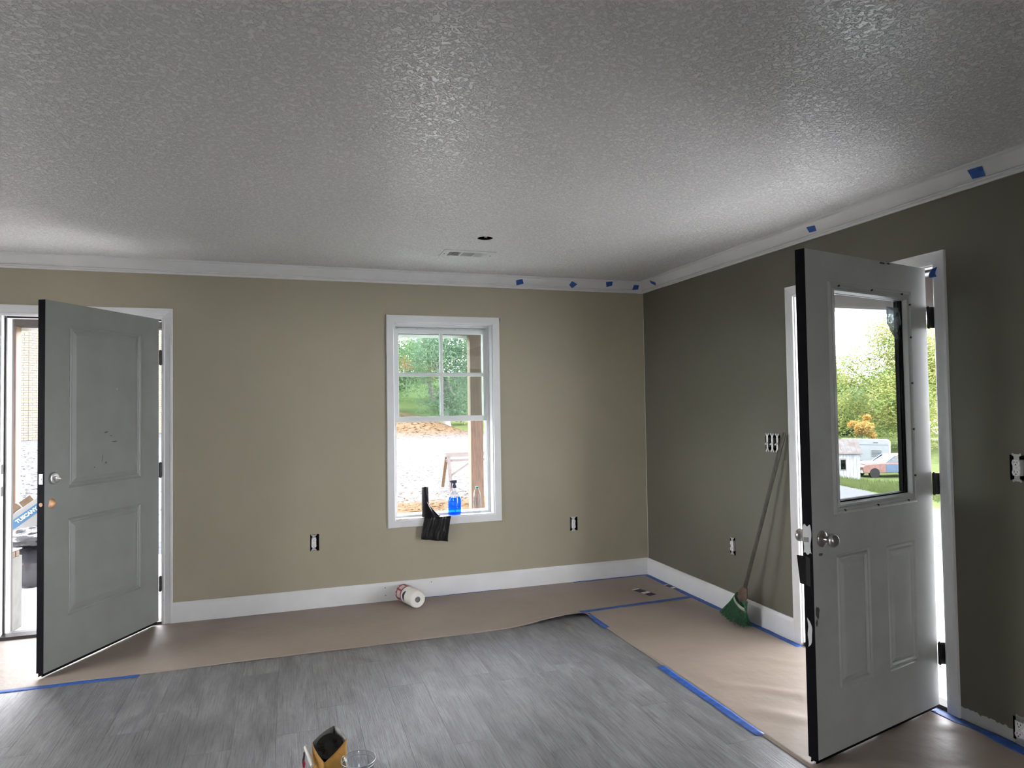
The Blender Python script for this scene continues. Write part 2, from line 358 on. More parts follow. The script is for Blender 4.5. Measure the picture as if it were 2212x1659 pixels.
def rings(mb, T, x0, x1, z0, z1, prof):
    """nested rectangular mouldings: prof = [(inset, depth)...], closed by a flat middle"""
    rs = [[T(x0+i, z0+i, d), T(x1-i, z0+i, d), T(x1-i, z1-i, d), T(x0+i, z1-i, d)] for i, d in prof]
    for a, b in zip(rs, rs[1:]):
        for k in range(4): mb.add([a[k], a[(k+1) % 4], b[(k+1) % 4], b[k]], [(0, 1, 2, 3)])
    mb.add(rs[-1], [(0, 1, 2, 3)]); bm_merge(mb)
def circ_ring(mb, T, u, v, half, r, d, n=24):
    """square with a round hole: cell u±half, v±half"""
    sq = []; ci = []
    for k in range(n):
        a = 2*math.pi*(k+.5)/n; c, s_ = math.cos(a), math.sin(a); m_ = max(abs(c), abs(s_)); sq.append(T(u+half*c/m_, v+half*s_/m_, d)); ci.append(T(u+r*c, v+r*s_, d))
    for k in range(n):
        j = (k+1) % n; mb.add([sq[k], sq[j], ci[j], ci[k]], [(0, 1, 2, 3)])
    # corner fillers
    for sx, sy in ((1, 1), (-1, 1), (-1, -1), (1, -1)):
        t = math.atan2(sy, sx) % (2*math.pi); k = int((t/(2*math.pi))*n-.5) % n; j = (k+1) % n
        mb.add([sq[k], T(u+half*sx, v+half*sy, d), sq[j]], [(0, 1, 2)])

RX0, RY0, ZC, ZB = -6.2, -9.0, 2.467, 2.376
X1, A1, ZD1 = -3.7172, 1.0799, .0306
Y2, A2, ZD2 = -2.7263, 1.8064, .028
WT = .16
# openings
D1 = (-4.629, -3.703, 0, 2.070)          # x0,x1,z0,z1 of the jamb faces
D2 = (-2.752, -1.828, 0, 2.066)
WN = (-2.120, -1.354, .598, 2.076)
JT = .02
OUT_B = [(-2.738, -2.676, .412, .530), (-.708, -.642, .412, .521)]       # cut-outs behind the bare outlets (x0,x1,z0,z1)
OUT_R = [(-1.198, -1.140, .398, .516), (-1.672, -1.535, 1.135, 1.232), (-3.146, -3.078, 1.100, 1.205), (-3.118, -3.052, .018, .112)]
struct = dict(kind='structure')

# ---- walls
B = lambda x, z, d: (x, d, z)
Rr = lambda y, z, d: (d, y, z)
mb = MB(); slab_with_holes(mb, B, RX0, WT, -.02, 2.62, 0, WT, [(D1[0]-JT, D1[1]+JT, -.02, D1[3]+JT), (WN[0]-.02, WN[1]+.02, WN[2]-.02, WN[3]+.02)]+OUT_B)
mb.build('wall_back', 'paint_cream', recenter=False, label='cream painted wall with the sash window and the plain door', cat='wall', **struct)
mb = MB(); slab_with_holes(mb, Rr, RY0, 0, -.02, 2.62, 0, WT, [(D2[0]-JT, D2[1]+JT, -.02, D2[3]+JT)]+OUT_R)
mb.build('wall_right', 'paint_green', recenter=False, label='dark olive green wall with the half glazed door', cat='wall', **struct)
LW = [(-2.5, -1.1, .75, 2.1)]
mb = MB(); slab_with_holes(mb, lambda y, z, d: (RX0+d, y, z), RY0, WT, -.02, 2.62, 0, -WT, LW)
mb.build('wall_left', 'paint_plain', recenter=False, label='plain cream side wall with a wide window out of view', cat='wall', **struct)
RW_FILL = [(-4.2, -3.0, .9, 2.05)]  # unseen rear window, added to brighten the half glazed door
mb = MB(); slab_with_holes(mb, lambda x, z, d: (x, RY0+d, z), RX0-WT, WT, -.02, 2.62, 0, -WT, RW_FILL)
mb.build('wall_rear', 'paint_plain', recenter=False, label='plain cream wall behind the viewer with a window added for fill light', cat='wall', **struct)
# frames of the unseen side window and the fill window added behind the viewer
k = 2
for (a, b, c, d), T in [(h, (lambda y, z, dd: (RX0-dd, y, z))) for h in LW]+[(h, (lambda x, z, dd: (x, RY0-dd, z))) for h in RW_FILL]:
    mb = MB(); mid = (a+b)/2
    for p, q, r_, s_ in ((a, a+.05, c, d), (b-.05, b, c, d), (mid-.02, mid+.02, c, d), (a, b, c, c+.05), (a, b, d-.05, d)):
        P, Q = T(p, r_, .05), T(q, s_, .12); mb.box(P, Q)
    mb.build('window_%d' % k, 'vinyl_white', label=('wide white framed window in the plain side wall' if k == 2 else 'white framed fill light window added in the wall behind the viewer'), cat='window', **struct); k += 1

# ---- ceiling with a round cut-out and a register opening
HOLE = (-1.733, -1.173, .048); VENT = (-1.909, -1.555, -.833, -.637)
vh = (VENT[0]+.03, VENT[1]-.03, VENT[2]+.03, VENT[3]-.03)
T = lambda x, y, d: (x, y, ZC+d)
mb = MB(); hs = .08; hc = (HOLE[0]-hs, HOLE[0]+hs, HOLE[1]-hs, HOLE[1]+hs)
slab_with_holes(mb, T, RX0-WT, WT, RY0-WT, WT, 0, .16, [hc, vh])
circ_ring(mb, T, HOLE[0], HOLE[1], hs, HOLE[2], 0)
mb.lathe([(HOLE[2], 0), (HOLE[2], .003), (HOLE[2]*1.35, .0035), (HOLE[2]*1.35, .12)], (HOLE[0], HOLE[1], ZC), n=24, cap=False)
bm_merge(mb)
ceil = mb.build('ceiling', 'ceiling_knockdown', recenter=False, label='pale grey ceiling with knockdown texture', cat='ceiling', **struct)

# ---- floor: base board plus separate vinyl planks
mb = MB(); mb.box((RX0-WT, RY0-WT, -.2), (WT, WT, -.006))
floor = mb.build('floor', 'mortar', recenter=False, label='grey wood look vinyl plank floor', cat='floor', **struct)
PW, PL = .181, 1.22
protos = {}
ncol = int(math.ceil((0-RX0)/PW)); cnt = 0
for i in range(ncol):
    x0 = RX0+i*PW; x1 = min(x0+PW, 0)
    off = rnd.random()*PL; y = -off
    y1 = 0.0; ys = [0.0]
    y = -(off if off > .2 else off+.3)
    while y > RY0: ys.append(y); y -= PL
    ys.append(RY0)
    for ya, yb in zip(ys, ys[1:]):
        L = ya-yb; w = x1-x0
        if L < .02: continue
        key = (round(w, 3), round(L, 2) if abs(L-PL) > .005 else PL)
        if key in protos:
            o = bpy.data.objects.new('plank', protos[key])
        else:
            e = .00015; c = .0005; mbp = MB(); a, b_ = w/2-e, L/2-e
            lo = [(-a, -b_, -.006), (a, -b_, -.006), (a, b_, -.006), (-a, b_, -.006)]
            md = [(p[0], p[1], -.0011) for p in lo]; tp = [(p[0]-math.copysign(c, p[0]), p[1]-math.copysign(c, p[1]), 0) for p in lo]
            vs = lo+md+tp; fs = [(8, 9, 10, 11)]
            for q in range(4): r_ = (q+1) % 4; fs += [(q, r_, 4+r_, 4+q), (4+q, 4+r_, 8+r_, 8+q)]
            me = bpy.data.meshes.new('plank'); me.from_pydata(vs, [], fs); me.materials.append(M['vinyl_plank']); protos[key] = me
            o = bpy.data.objects.new('plank', me)
        COL.objects.link(o); o.parent = floor; o.location = ((x0+x1)/2, (ya+yb)/2, 0); cnt += 1
print('planks', cnt)

# ---- crown moulding
prof = [(0, ZB), (.011, ZB), (.012, ZB+.002), (.012, ZB+.009), (.0075, ZB+.011), (.0075, ZB+.014), (.016, ZB+.017), (.0175, ZB+.022), (.0125, ZB+.0255), (.0185, ZB+.028), (.028, ZB+.036), (.042, ZB+.053), (.052, ZB+.068), (.057, ZB+.078), (.062, ZB+.081), (.069, ZB+.084), (.0707, ZC), (0, ZC)]
mb = MB(); mb.extrude([[(RX0, -p, z) for p, z in prof], [(-p, -p, z) for p, z in prof]], None)
mb.build('trim_1', 'trim_white', recenter=False, label='white crown moulding along the cream wall', cat='trim', **struct)
mb = MB(); mb.extrude([[(-p, RY0, z) for p, z in prof], [(-p, -p, z) for p, z in prof]], None)
mb.build('trim_2', 'trim_white', recenter=False, label='white crown moulding along the olive green wall', cat='trim', **struct)
# ---- baseboards
bprof = [(0, 0), (.016, 0), (.016, .112), (.0145, .121), (.0105, .130), (.008, .1377), (0, .1377)]
mb = MB(); mb.extrude([[(-3.637, -p, z) for p, z in bprof], [(-p, -p, z) for p, z in bprof]], None)
bb = mb.build('baseboard_back', 'trim_white', recenter=False, smooth=True, label='white baseboard under the sash window', cat='baseboard', **struct)
mb = MB(); mb.extrude([[(RX0, -p, z) for p, z in bprof], [(-4.695, -p, z) for p, z in bprof]], None)
mb.build('baseboard_left', 'trim_white', recenter=False, label='white baseboard beyond the plain door', cat='baseboard', **struct)
mb = MB(); mb.extrude([[(-p, -1.764, z) for p, z in bprof], [(-p, -p, z) for p, z in bprof]], None)
br = mb.build('baseboard_right', 'trim_white', recenter=False, smooth=True, label='white baseboard behind the broom on the green wall', cat='baseboard', **struct)
# nail holes in the back baseboard
for px, py in ((832, 1270), (833, 1286), (932, 1257)):
    p = hit(px, py, 'y', -.0163); mb = MB(); mb.lathe([(.0035, 0), (.0035, .0006)], p, (0, -1, 0), 8); mb.build('nail_hole', 'screw_dark', bb)

# ---- door casings, jambs, thresholds
def casing_piece(T, a, b, inner_dir, wd, m0, m1):
    """moulded casing strip from a to b (u,v) inner edge; inner_dir unit (u,v) pointing outward; mitres m0,m1 lengthen the outer edge"""
    pr = [(0, 0), (0, .011), (.004, .014), (.010, .014), (.014, .011), (.022, .012), (wd-.018, .016), (wd-.012, .018), (wd-.004, .018), (wd, .015), (wd, 0)]
    dv = (b[0]-a[0], b[1]-a[1]); L = math.hypot(*dv); dv = (dv[0]/L, dv[1]/L); st = []
    for end, mm in ((a, -m0), (b, m1)):
        st.append([T(end[0]+inner_dir[0]*p+dv[0]*mm*p, end[1]+inner_dir[1]*p+dv[1]*mm*p, -t) for p, t in pr])
    mb = MB(); mb.extrude(st, None); return mb
def flat_casing(T, a, b, inner_dir, wd, m0, m1, th=.018):
    pr = [(0, 0), (0, th-.005), (.004, th), (wd-.004, th), (wd, th-.004), (wd, 0)]
    dv = (b[0]-a[0], b[1]-a[1]); L = math.hypot(*dv); dv = (dv[0]/L, dv[1]/L); st = []
    for end, mm in ((a, -m0), (b, m1)): st.append([T(end[0]+inner_dir[0]*p+dv[0]*mm*p, end[1]+inner_dir[1]*p+dv[1]*mm*p, -t) for p, t in pr])
    mb = MB(); mb.extrude(st, None); return mb
g = .0005
def door_frame(name, T, O, wd, lab, mcas):
    root = empty(name, T((O[0]+O[1])/2, 0, 0), label=lab, cat='door frame', **struct)
    r = .006; u0, u1, z1 = O[0]-r, O[1]+r, O[3]+r
    casing_piece(T, (u0, 0), (u0, z1), (-1, 0), wd, 0, 1).build('casing', mcas, root)
    casing_piece(T, (u1, 0), (u1, z1), (1, 0), wd, 0, 1).build('casing', mcas, root)
    casing_piece(T, (u0, z1), (u1, z1), (0, 1), wd, 1, 1).build('casing', mcas, root)
    for a, b, c, d in ((O[0]-JT, O[0], 0, O[3]), (O[1], O[1]+JT, 0, O[3]), (O[0]-JT, O[1]+JT, O[3], O[3]+JT)):
        mb = MB(); mb.box(T(a, c, 0), T(b, d, WT+.02)); mb.build('jamb', 'trim_white', root)
    # door stops carrying black weatherstrip
    for a, b, c, d in ((O[0], O[0]+.012, .02, O[3]), (O[1]-.012, O[1], .02, O[3]), (O[0]+.012, O[1]-.012, O[3]-.012, O[3])):
        mb = MB(); mb.box(T(a, c, .062), T(b, d, .10)); mb.build('door_stop', 'trim_white', root)
    for a, b, c, d in ((O[0], O[0]+.010, .025, O[3]-.012), (O[1]-.010, O[1], .025, O[3]-.012), (O[0]+.012, O[1]-.012, O[3]-.010, O[3])):
        mb = MB(); mb.box(T(a, c, .050), T(b, d, .062)); mb.build('weatherstrip', 'black_metal', root)
    mb = MB(); pts = [(-.005, 0), (0, .018), (.05, .028), (.10, .026), (.19, .004), (.19, -.05), (-.005, -.05)]
    mb.extrude([[T(u, z, d) for d, z in pts] for u in (O[0], O[1])], None); mb.build('threshold', 'bronze', root)
    # exterior brick mould
    for a, b, c, d in ((O[0]-.06, O[0], -.1, O[3]), (O[1], O[1]+.06, -.1, O[3]), (O[0]-.06, O[1]+.06, O[3], O[3]+.06)):
        mb = MB(); mb.box(T(a, c, WT+.0205), T(b, d, WT+.055)); mb.build('brick_mould', 'beam_brown', root)
    return root
TB = lambda u, z, d: (u, d, z)
TR = lambda u, z, d: (d, u, z)
f1 = door_frame('trim_3', TB, D1, .062, 'white casing and jamb around the plain door', 'trim_white')
f2 = door_frame('trim_4', TR, D2, .060, 'white casing and jamb around the half glazed door', 'trim_white')
# strike plates on the far jambs
for z, h in ((.938, .03), (1.08, .03)):
    mb = MB(); mb.box((D1[0]-.0002, .012, z-h), (D1[0]+.0016, .04, z+h)); mb.build('strike_plate', 'black_metal', f1)
mb = MB(); mb.box((.012, D2[1]-.0016, .86), (.04, D2[1]+.0002, .92)); mb.build('strike_plate', 'steel', f2)

# ---- doors
DW, DH, DT = .9125, 2.032, .0445
def door_face_T(x, z, d): return (x, -d, z)                       # d = depth below the room face
def make_door(name, loc, rz, panels, lab, bore=None, lite=None, paint='door_paint'):
    root = empty(name, loc, rz, label=lab, cat='door', **struct)
    mb = MB(); holes = [tuple(p) for p in panels]+([lite] if lite else []); extra = []
    if bore: bh = (bore[0]-.035, bore[0]+.035, bore[1]-.035, bore[1]+.035); extra = [bh]
    T = door_face_T; x0 = .002
    us = [x0, DW]+[q for h in holes+extra for q in h[:2]]; vs = [0, DH]+[q for h in holes+extra for q in h[2:4]]
    for a, b, c, d in cells(us, vs, holes+extra):
        for dd in (0, DT): mb.add([T(a, c, dd), T(b, c, dd), T(b, d, dd), T(a, d, dd)], [(0, 1, 2, 3)])
    if bore:
        for dd in (0, DT): circ_ring(mb, T, bore[0], bore[1], .035, .026, dd)
    slab = mb.build('slab', paint, root, world=False, fix=False)
    mb = MB()
    for a, b, c, d in ((x0, DW, 0, 0), (x0, DW, DH, DH)): mb.add([T(a, c, 0), T(b, c, 0), T(b, c, DT), T(a, c, DT)], [(0, 1, 2, 3)])
    for x in (x0, DW): mb.add([T(x, 0, 0), T(x, DH, 0), T(x, DH, DT), T(x, 0, DT)], [(0, 1, 2, 3)])
    bm_merge(mb); mb.build('edge_band', 'door_edge_black', slab, world=False)
    if bore:
        mb = MB(); mb.lathe([(.026, 0), (.026, DT)], (bore[0], 0, bore[1]), (0, -1, 0), 24, cap=False); mb.build('bore_lining', 'bore_wood', slab, world=False)
    for (a, b, c, d) in panels:
        mb = MB(); pr = panel_prof
        rings(mb, T, a, b, c, d, pr); rings(mb, lambda x, z, dd: T(x, z, DT-dd), a, b, c, d, pr); mb.build('panel', paint, root, world=False)
    # sweep with fins on the bottom edge
    mb = MB(); mb.box((.01, -.036, -.012), (DW-.004, -.010, 0)); mb.box((.01, -.014, -.018), (DW-.002, -.010, -.012)); mb.box((.01, -.036, -.018), (DW-.002, -.032, -.012)); mb.build('door_sweep', 'door_edge_black', root, world=False)
    return root, slab
def add_hinges(root, zs, jamb_pt):
    """hinge pin at the local hinge corner; one leaf on the slab edge, the other folded back onto the jamb"""
    for z in zs:
        mb = MB(); n = 5; hh = .1
        for k in range(n):
            mb.lathe([(.0065, 0), (.0065, hh/n-.0012)], (-.006, .006, z-hh/2+k*hh/n), (0, 0, 1), 10)
        mb.lathe([(.0045, -.004), (.0045, hh+.004)], (-.006, .006, z-hh/2), (0, 0, 1), 8)
        mb.box((.0002, -.034, z-hh/2), (.0020, -.001, z+hh/2))
        W = WM[root.name]; Wi = W.inverted(); P0 = W @ Vector((-.006, .006, z)); P1 = Vector(jamb_pt); P1.z = P0.z
        mb.box((-.006, .001, z-hh/2), (.0015, .006, z+hh/2))
        h = mb.build('hinge', 'black_metal', root, world=False)
        d = (P1-P0); d.z = 0; L = d.length; d.normalize(); nrm = Vector((-d.y, d.x, 0))
        mb = MB(); mb.obox((P0+P1)/2, (d, nrm, (0, 0, 1)), (L/2, .0012, hh/2)); mb.build('hinge_leaf', 'black_metal', h, world=True)
panel_prof = [(0, 0), (.005, .005), (.014, .009), (.022, .006), (.028, .0085), (.052, .002), (.058, .0015)]
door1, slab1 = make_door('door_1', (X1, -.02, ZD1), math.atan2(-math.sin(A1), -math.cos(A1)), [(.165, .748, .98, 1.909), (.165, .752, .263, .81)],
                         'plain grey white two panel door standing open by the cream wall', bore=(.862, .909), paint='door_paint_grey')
add_hinges(door1, (1.771, 1.009, .245), (D1[1]+.002, .03, 0))
mb = MB()                                                         # deadbolt
P = (.853, 0, 1.047); mb.lathe([(.033, -.002), (.033, .004), (.029, .011), (.022, .013)], P, (0, 1, 0), 24); db = mb.build('deadbolt', 'steel', door1, world=False, smooth=True)
mb = MB(); mb.lathe([(.012, .012), (.012, .02)], P, (0, 1, 0), 16); mb.obox((P[0], .026, P[2]), ((1, 0, .25), (0, 1, 0), (-.25, 0, 1)), (.018, .007, .005)); mb.build('thumb_turn', 'nickel', db, world=False, bevel=.002)
mb = MB(); mb.box((DW-.0005, -.034, 1.047-.028), (DW+.0018, -.010, 1.047+.028)); lp = mb.build('latch_plate', 'steel', door1, world=False, bevel=.001)
mb = MB(); mb.lathe([(.007, 0), (.007, .003)], (DW+.0015, -.022, 1.047), (1, 0, 0), 12); mb.build('bolt_end', 'nickel', lp, world=False)
mb = MB(); mb.lathe([(.011, -.001), (.011, .001)], (DW, -.022, .909), (1, 0, 0), 16); mb.build('latch_hole', 'bore_wood', door1, world=False)

R_ = random.Random(4)
for k_, (x, z, w, h, mm) in enumerate([(.47, 1.285, .035, .012, 'scuff'), (.43, 1.262, .030, .005, 'scuff'), (.40, 1.225, .05, .010, 'scuff'), (.50, 1.13, .004, .06, 'scuff'), (.47, 1.10, .02, .012, 'scuff'), (.215, 1.10, .0035, .085, 'scratch'), (.56, 1.08, .012, .006, 'scuff'), (.38, 1.55, .006, .012, 'scratch')]):
    mb = MB(); mb.add([(x+w*(math.cos(a)*R_.uniform(.7, 1.1))/2, .0004-.0021 if k_ > -1 else 0, z+h*math.sin(a)*R_.uniform(.7, 1.1)/2) for a in [2*math.pi*q/9 for q in range(9)]], [tuple(range(9))])
    mb.v = [(p[0], .0006-.0015 if False else -.0011, p[2]) for p in mb.v]; mb.build('scuff_mark', mm, slab1, world=False, solid=.0006)
panel_prof = [(0, 0), (.004, .006), (.010, .008), (.016, .001), (.021, .001), (.028, .009), (.033, .008), (.048, .0015), (.052, .001)]
LITE = (.160, .750, .965, 1.892)
door2, slab2 = make_door('door_2', (-.02, Y2, ZD2), math.atan2(math.cos(A2), -math.sin(A2)), [(.521, .758, .234, .786), (.166, .393, .234, .778)],
                         'grey white half glazed door standing open by the green wall', lite=LITE)
add_hinges(door2, (1.80, 1.02, .235), (.03, D2[0]-.002, 0))
# lite frame both sides + glass
lf = None
for side in (0, 1):
    mb = MB(); S = (lambda x, z, d: (x, -d, z)) if side == 0 else (lambda x, z, d: (x, -DT+d, z))
    o_, i_ = (LITE[0]-.018, LITE[1]+.018, LITE[2]-.018, LITE[3]+.018), (LITE[0]+.030, LITE[1]-.022, LITE[2]+.028, LITE[3]-.024)
    pr = [(0, 0), (.06, -.007), (.18, -.010), (.30, -.010), (.36, -.005), (.62, -.005), (.70, -.009), (.86, -.008), (1.0, .008), (1.0, .018)]
    rs = []
    for t, d in pr:
        q = [o_[k]+(i_[k]-o_[k])*t for k in range(4)]; rs.append([S(q[0], q[2], d), S(q[1], q[2], d), S(q[1], q[3], d), S(q[0], q[3], d)])
    for a, b in zip(rs, rs[1:]):
        for k in range(4): mb.add([a[k], a[(k+1) % 4], b[(k+1) % 4], b[k]], [(0, 1, 2, 3)])
    bm_merge(mb); f_ = mb.build('lite_frame', 'door_paint', door2, world=False); lf = lf or f_
mb = MB(); mb.box((LITE[0]+.012, -.026, LITE[2]+.012), (LITE[1]-.012, -.019, LITE[3]-.012)); gl = mb.build('glass_pane', 'glass_door', door2, world=False)
mb = MB()
for a, b, c, d in ((LITE[0]+.029, LITE[0]+.040, LITE[2]+.027, LITE[3]-.024), (LITE[1]-.025, LITE[1]-.021, LITE[2]+.027, LITE[3]-.024), (LITE[0]+.03, LITE[1]-.02, LITE[2]+.026, LITE[2]+.034)):
    mb.box((a, -.0185, c), (b, -.012, d)); mb.box((a, -.044, c), (b, -.0265, d))
mb.build('glazing_gasket', 'door_edge_black', gl, world=False)
fm = MB()                                                        # torn protective film on the pane's corner
fm.grid(lambda u, v: (.205+.110*u*(1-.75*max(0, v-.5)/.5)+.004*math.sin(9*v), -.0175+.004*math.sin(7*u+5*v)+.003, 1.835-.145*v), 6, 10)
fm.build('film_scrap', 'film_grey', gl, world=False, smooth=True, solid=.0006, label='torn grey protective film')
scr = [(.63, .010), (.46, .010), (.29, .010)]
cx0, cx1, cz0, cz1 = LITE[0]-.003, LITE[1]+.003, LITE[2]-.003, LITE[3]+.003
pts = [(x, cz1) for x in (.70, .46, .22)]+[(x, cz0) for x in (.70, .46, .22)]+[(cx0, z) for z in (1.07, 1.28, 1.49, 1.70, 1.85)]
for x, z in pts:
    mb = MB(); mb.lathe([(.0048, .0), (.0048, .0104), (.003, .0108)], (x, 0, z), (0, 1, 0), 10); mb.build('screw', 'screw_dark', lf, world=False)
for k_, (x, z, w, h) in enumerate([(.36, 2.024, .05, .010), (.31, 2.026, .03, .008), (.893, .575, .026, .06), (.90, .535, .016, .03), (.862, .800, .03, .012)]):
    mb = MB(); mb.add([(x+w*(math.cos(a)*R_.uniform(.6, 1.1))/2, .0004, z+h*math.sin(a)*R_.uniform(.6, 1.1)/2) for a in [2*math.pi*q/11 for q in range(11)]], [tuple(range(11))]); mb.build('scuff_mark', 'scuff', slab2, world=False, solid=.0006)
# knob, inside and outside
kz, kx = .862, .853
for sgn, y0 in ((1, 0), (-1, -DT)):
    mb = MB(); ax = (0, sgn, 0)
    mb.lathe([(.033, 0), (.033, .004), (.030, .008), (.022, .010), (.014, .013), (.0125, .030)], (kx, y0, kz), ax, 24)
    kr = mb.build('knob_rose', 'nickel', door2, world=False, smooth=True)
    mb = MB(); mb.lathe([(.0125, .028), (.016, .034), (.0245, .042), (.027, .050), (.0255, .058), (.020, .065), (.012, .068)], (kx, y0, kz), ax, 24)
    kn = mb.build('knob', 'nickel', kr, world=False, smooth=True)
mb = MB(); mb.box((DW-.0005, -.034, kz-.03), (DW+.0018, -.010, kz+.03)); lp = mb.build('latch_plate', 'steel', door2, world=False)
mb = MB(); mb.add([(DW+.001, -.030, kz-.01), (DW+.001, -.014, kz-.01), (DW+.001, -.014, kz+.01), (DW+.001, -.030, kz+.01), (DW+.013, -.030, kz-.01), (DW+.013, -.030, kz+.01)], [(0, 1, 2, 3), (0, 4, 1), (3, 2, 5), (0, 3, 5, 4), (1, 4, 5, 2)]); mb.build('latch_bolt', 'nickel', lp, world=False)
mb = MB(); mb.grid(lambda u, v: (DW+.0016, -.040+.034*u+.003*math.sin(7*v+u*3)*(1 if u in (0, 1) else 0), kz-.056+.112*v+.005*math.sin(9*u)), 6, 8); mb.build('bare_patch', 'trim_old_white', slab2, world=False, solid=.0008, label='chipped pale patch around the latch')
mb = MB(); mb.grid(lambda u, v: (DW+.0016, -.030+.019*u*(math.sin(math.pi*v)**.6)+.002*math.sin(11*v), .435+.115*v), 5, 10); mb.build('bare_patch', 'trim_old_white', slab2, world=False, solid=.0008, label='pale scraped patch on the black edge')
# ragged black tape flap folded over the door edge below the latch
mb = MB(); mb.grid(lambda u, v: (DW+.002+.030*max(0, .5-u)*2*(1-.55*v), -.050+.038*u, kz-.062-.115*v-.01*u), 8, 6); mb.build('edge_flap', 'black_flap', door2, world=False, solid=.0012, label='black torn flap below the latch')

# ---- sash window
w1 = empty('window_1', (-1.737, 0, WN[2]), label='white vinyl sash window with its lower sash pushed up', cat='window', **struct)
cw = .056; r = .006
ox0, ox1, oz0, oz1 = WN[0]-r, WN[1]+r, WN[2]-r, WN[3]+r
flat_casing(TB, (ox0, oz0), (ox0, oz1), (-1, 0), cw, 1, 1).build('casing', 'trim_white', w1)
flat_casing(TB, (ox1, oz0), (ox1, oz1), (1, 0), cw, 1, 1).build('casing', 'trim_white', w1)
flat_casing(TB, (ox0, oz1), (ox1, oz1), (0, 1), cw, 1, 1).build('casing', 'trim_white', w1)
flat_casing(TB, (ox0, oz0), (ox1, oz0), (0, -1), cw, 1, 1).build('casing', 'trim_white', w1)
for a, b, c, d in ((WN[0]-.019, WN[0], WN[2], WN[3]), (WN[1], WN[1]+.019, WN[2], WN[3]), (WN[0]-.019, WN[1]+.019, WN[3], WN[3]+.019), (WN[0]-.019, WN[1]+.019, WN[2]-.019, WN[2])):
    mb = MB(); mb.box((a, 0, c), (b, .10, d)); mb.build('jamb_liner', 'trim_white', w1)
FY0, FY1 = .08, .185
x0, x1, z0, z1 = WN[0], WN[1], WN[2], WN[3]
for a, b, c, d in ((x0, x0+.016, z0, z1), (x1-.016, x1, z0, z1), (x0+.016, x1-.016, z1-.016, z1), (x0+.016, x1-.016, z0, z0+.014)):
    mb = MB(); mb.box((a, FY0, c), (b, FY1, d)); mb.build('vinyl_frame', 'vinyl_white', w1)
for x in (x0+.016, x1-.016):                                     # track ribs
    s_ = 1 if x < -1.7 else -1
    for y in (FY0+.004, FY0+.036, FY0+.068):
        mb = MB(); mb.box((x, y, z0+.014), (x+s_*.007, y+.005, z1-.016)); mb.build('track_rib', 'vinyl_white', w1)
def sash(name, y0, za, zb, rail, handles):
    a, b = x0+.018, x1-.018; st = .027; th = .026
    mb = MB()
    for p, q, c, d in ((a, a+st, za, zb), (b-st, b, za, zb), (a+st, b-st, za, za+rail), (a+st, b-st, zb-.032, zb)): mb.box((p, y0, c), (q, y0+th, d))
    s_ = mb.build(name, 'vinyl_white', w1, bevel=.002)
    mb = MB(); cx = (a+b)/2; cz = (za+rail+zb-.032)/2
    mb.box((cx-.011, y0+.007, za+rail), (cx+.011, y0+.019, zb-.032)); mb.box((a+st, y0+.0072, cz-.011), (b-st, y0+.0188, cz+.011)); mb.build('muntin', 'vinyl_white', s_, bevel=.003)
    for u0, u1 in ((a+st, cx-.011), (cx+.011, b-st)):
        for v0, v1 in ((za+rail, cz-.011), (cz+.011, zb-.032)):
            mb = MB(); mb.box((u0, y0+.011, v0), (u1, y0+.015, v1)); mb.build('pane', 'glass_window', s_)
    if handles:
        for fx in (.28, .70):
            mb = MB(); x = a+(b-a)*fx; mb.box((x-.028, y0-.003, zb), (x+.028, y0+.018, zb+.007)); mb.build('tilt_latch', 'vinyl_white', s_, bevel=.002)
            mb = MB(); mb.box((x-.026, y0-.010, za+rail-.008), (x+.026, y0+.001, za+rail-.003)); mb.build('finger_lift', 'vinyl_white', s_, bevel=.001)
sash('upper_sash', FY0+.042, 1.325, z1-.017, .040, False)
sash('lower_sash', FY0+.010, 1.322, 2.043, .040, True)

# ------------------------------------------------------------------ outside world
def sm(a, b, x): t = max(0, min(1, (x-a)/(b-a))); return t*t*(3-2*t)
def terrain(x, y):
    s = x-.35*y
    z = -.32
    z -= .205*max(0, s-1.5)*sm(0, 5, s)*(1-sm(24, 60, s)*.55)
    k = 1-sm(-3, 8, s)
    z += k*.085*max(0, y-34)*sm(30, 40, y)
    z += (1-k)*.05*max(0, y-55)
    z += .05*mnoise.noise(Vector((x*.15, y*.15, 0)))*sm(3, 12, math.hypot(x+2, y))
    z += .95*sm(5, 14, y)*sm(-3.2, -5.5, x)*(1-sm(20, 40, y))
    # dirt bank heaped beside the road
    z += .9*math.exp(-(((x-4.0)/2.6)**2+((y-33.5)/2.2)**2))+1.3*math.exp(-(((x-.5)/3.5)**2+((y-35)/2.5)**2))
    return z
def ground_hit(px, py, tmax=150):
    d = ray(px, py); t = 6.0
    while t < tmax:
        P = CAM+d*t
        if P[2] <= terrain(P[0], P[1]): return P
        t += .1
    return CAM+d*tmax
xs = np.concatenate([np.arange(-60, -12, 3.), np.arange(-12, 14, .4), np.arange(14, 50, .8), np.arange(50, 131, 4.)])
ys = np.concatenate([np.arange(-30, 0, 3.), np.arange(0, 45, .4), np.arange(45, 141, 3.)])
nx, ny = len(xs), len(ys); vs = []; cov = []
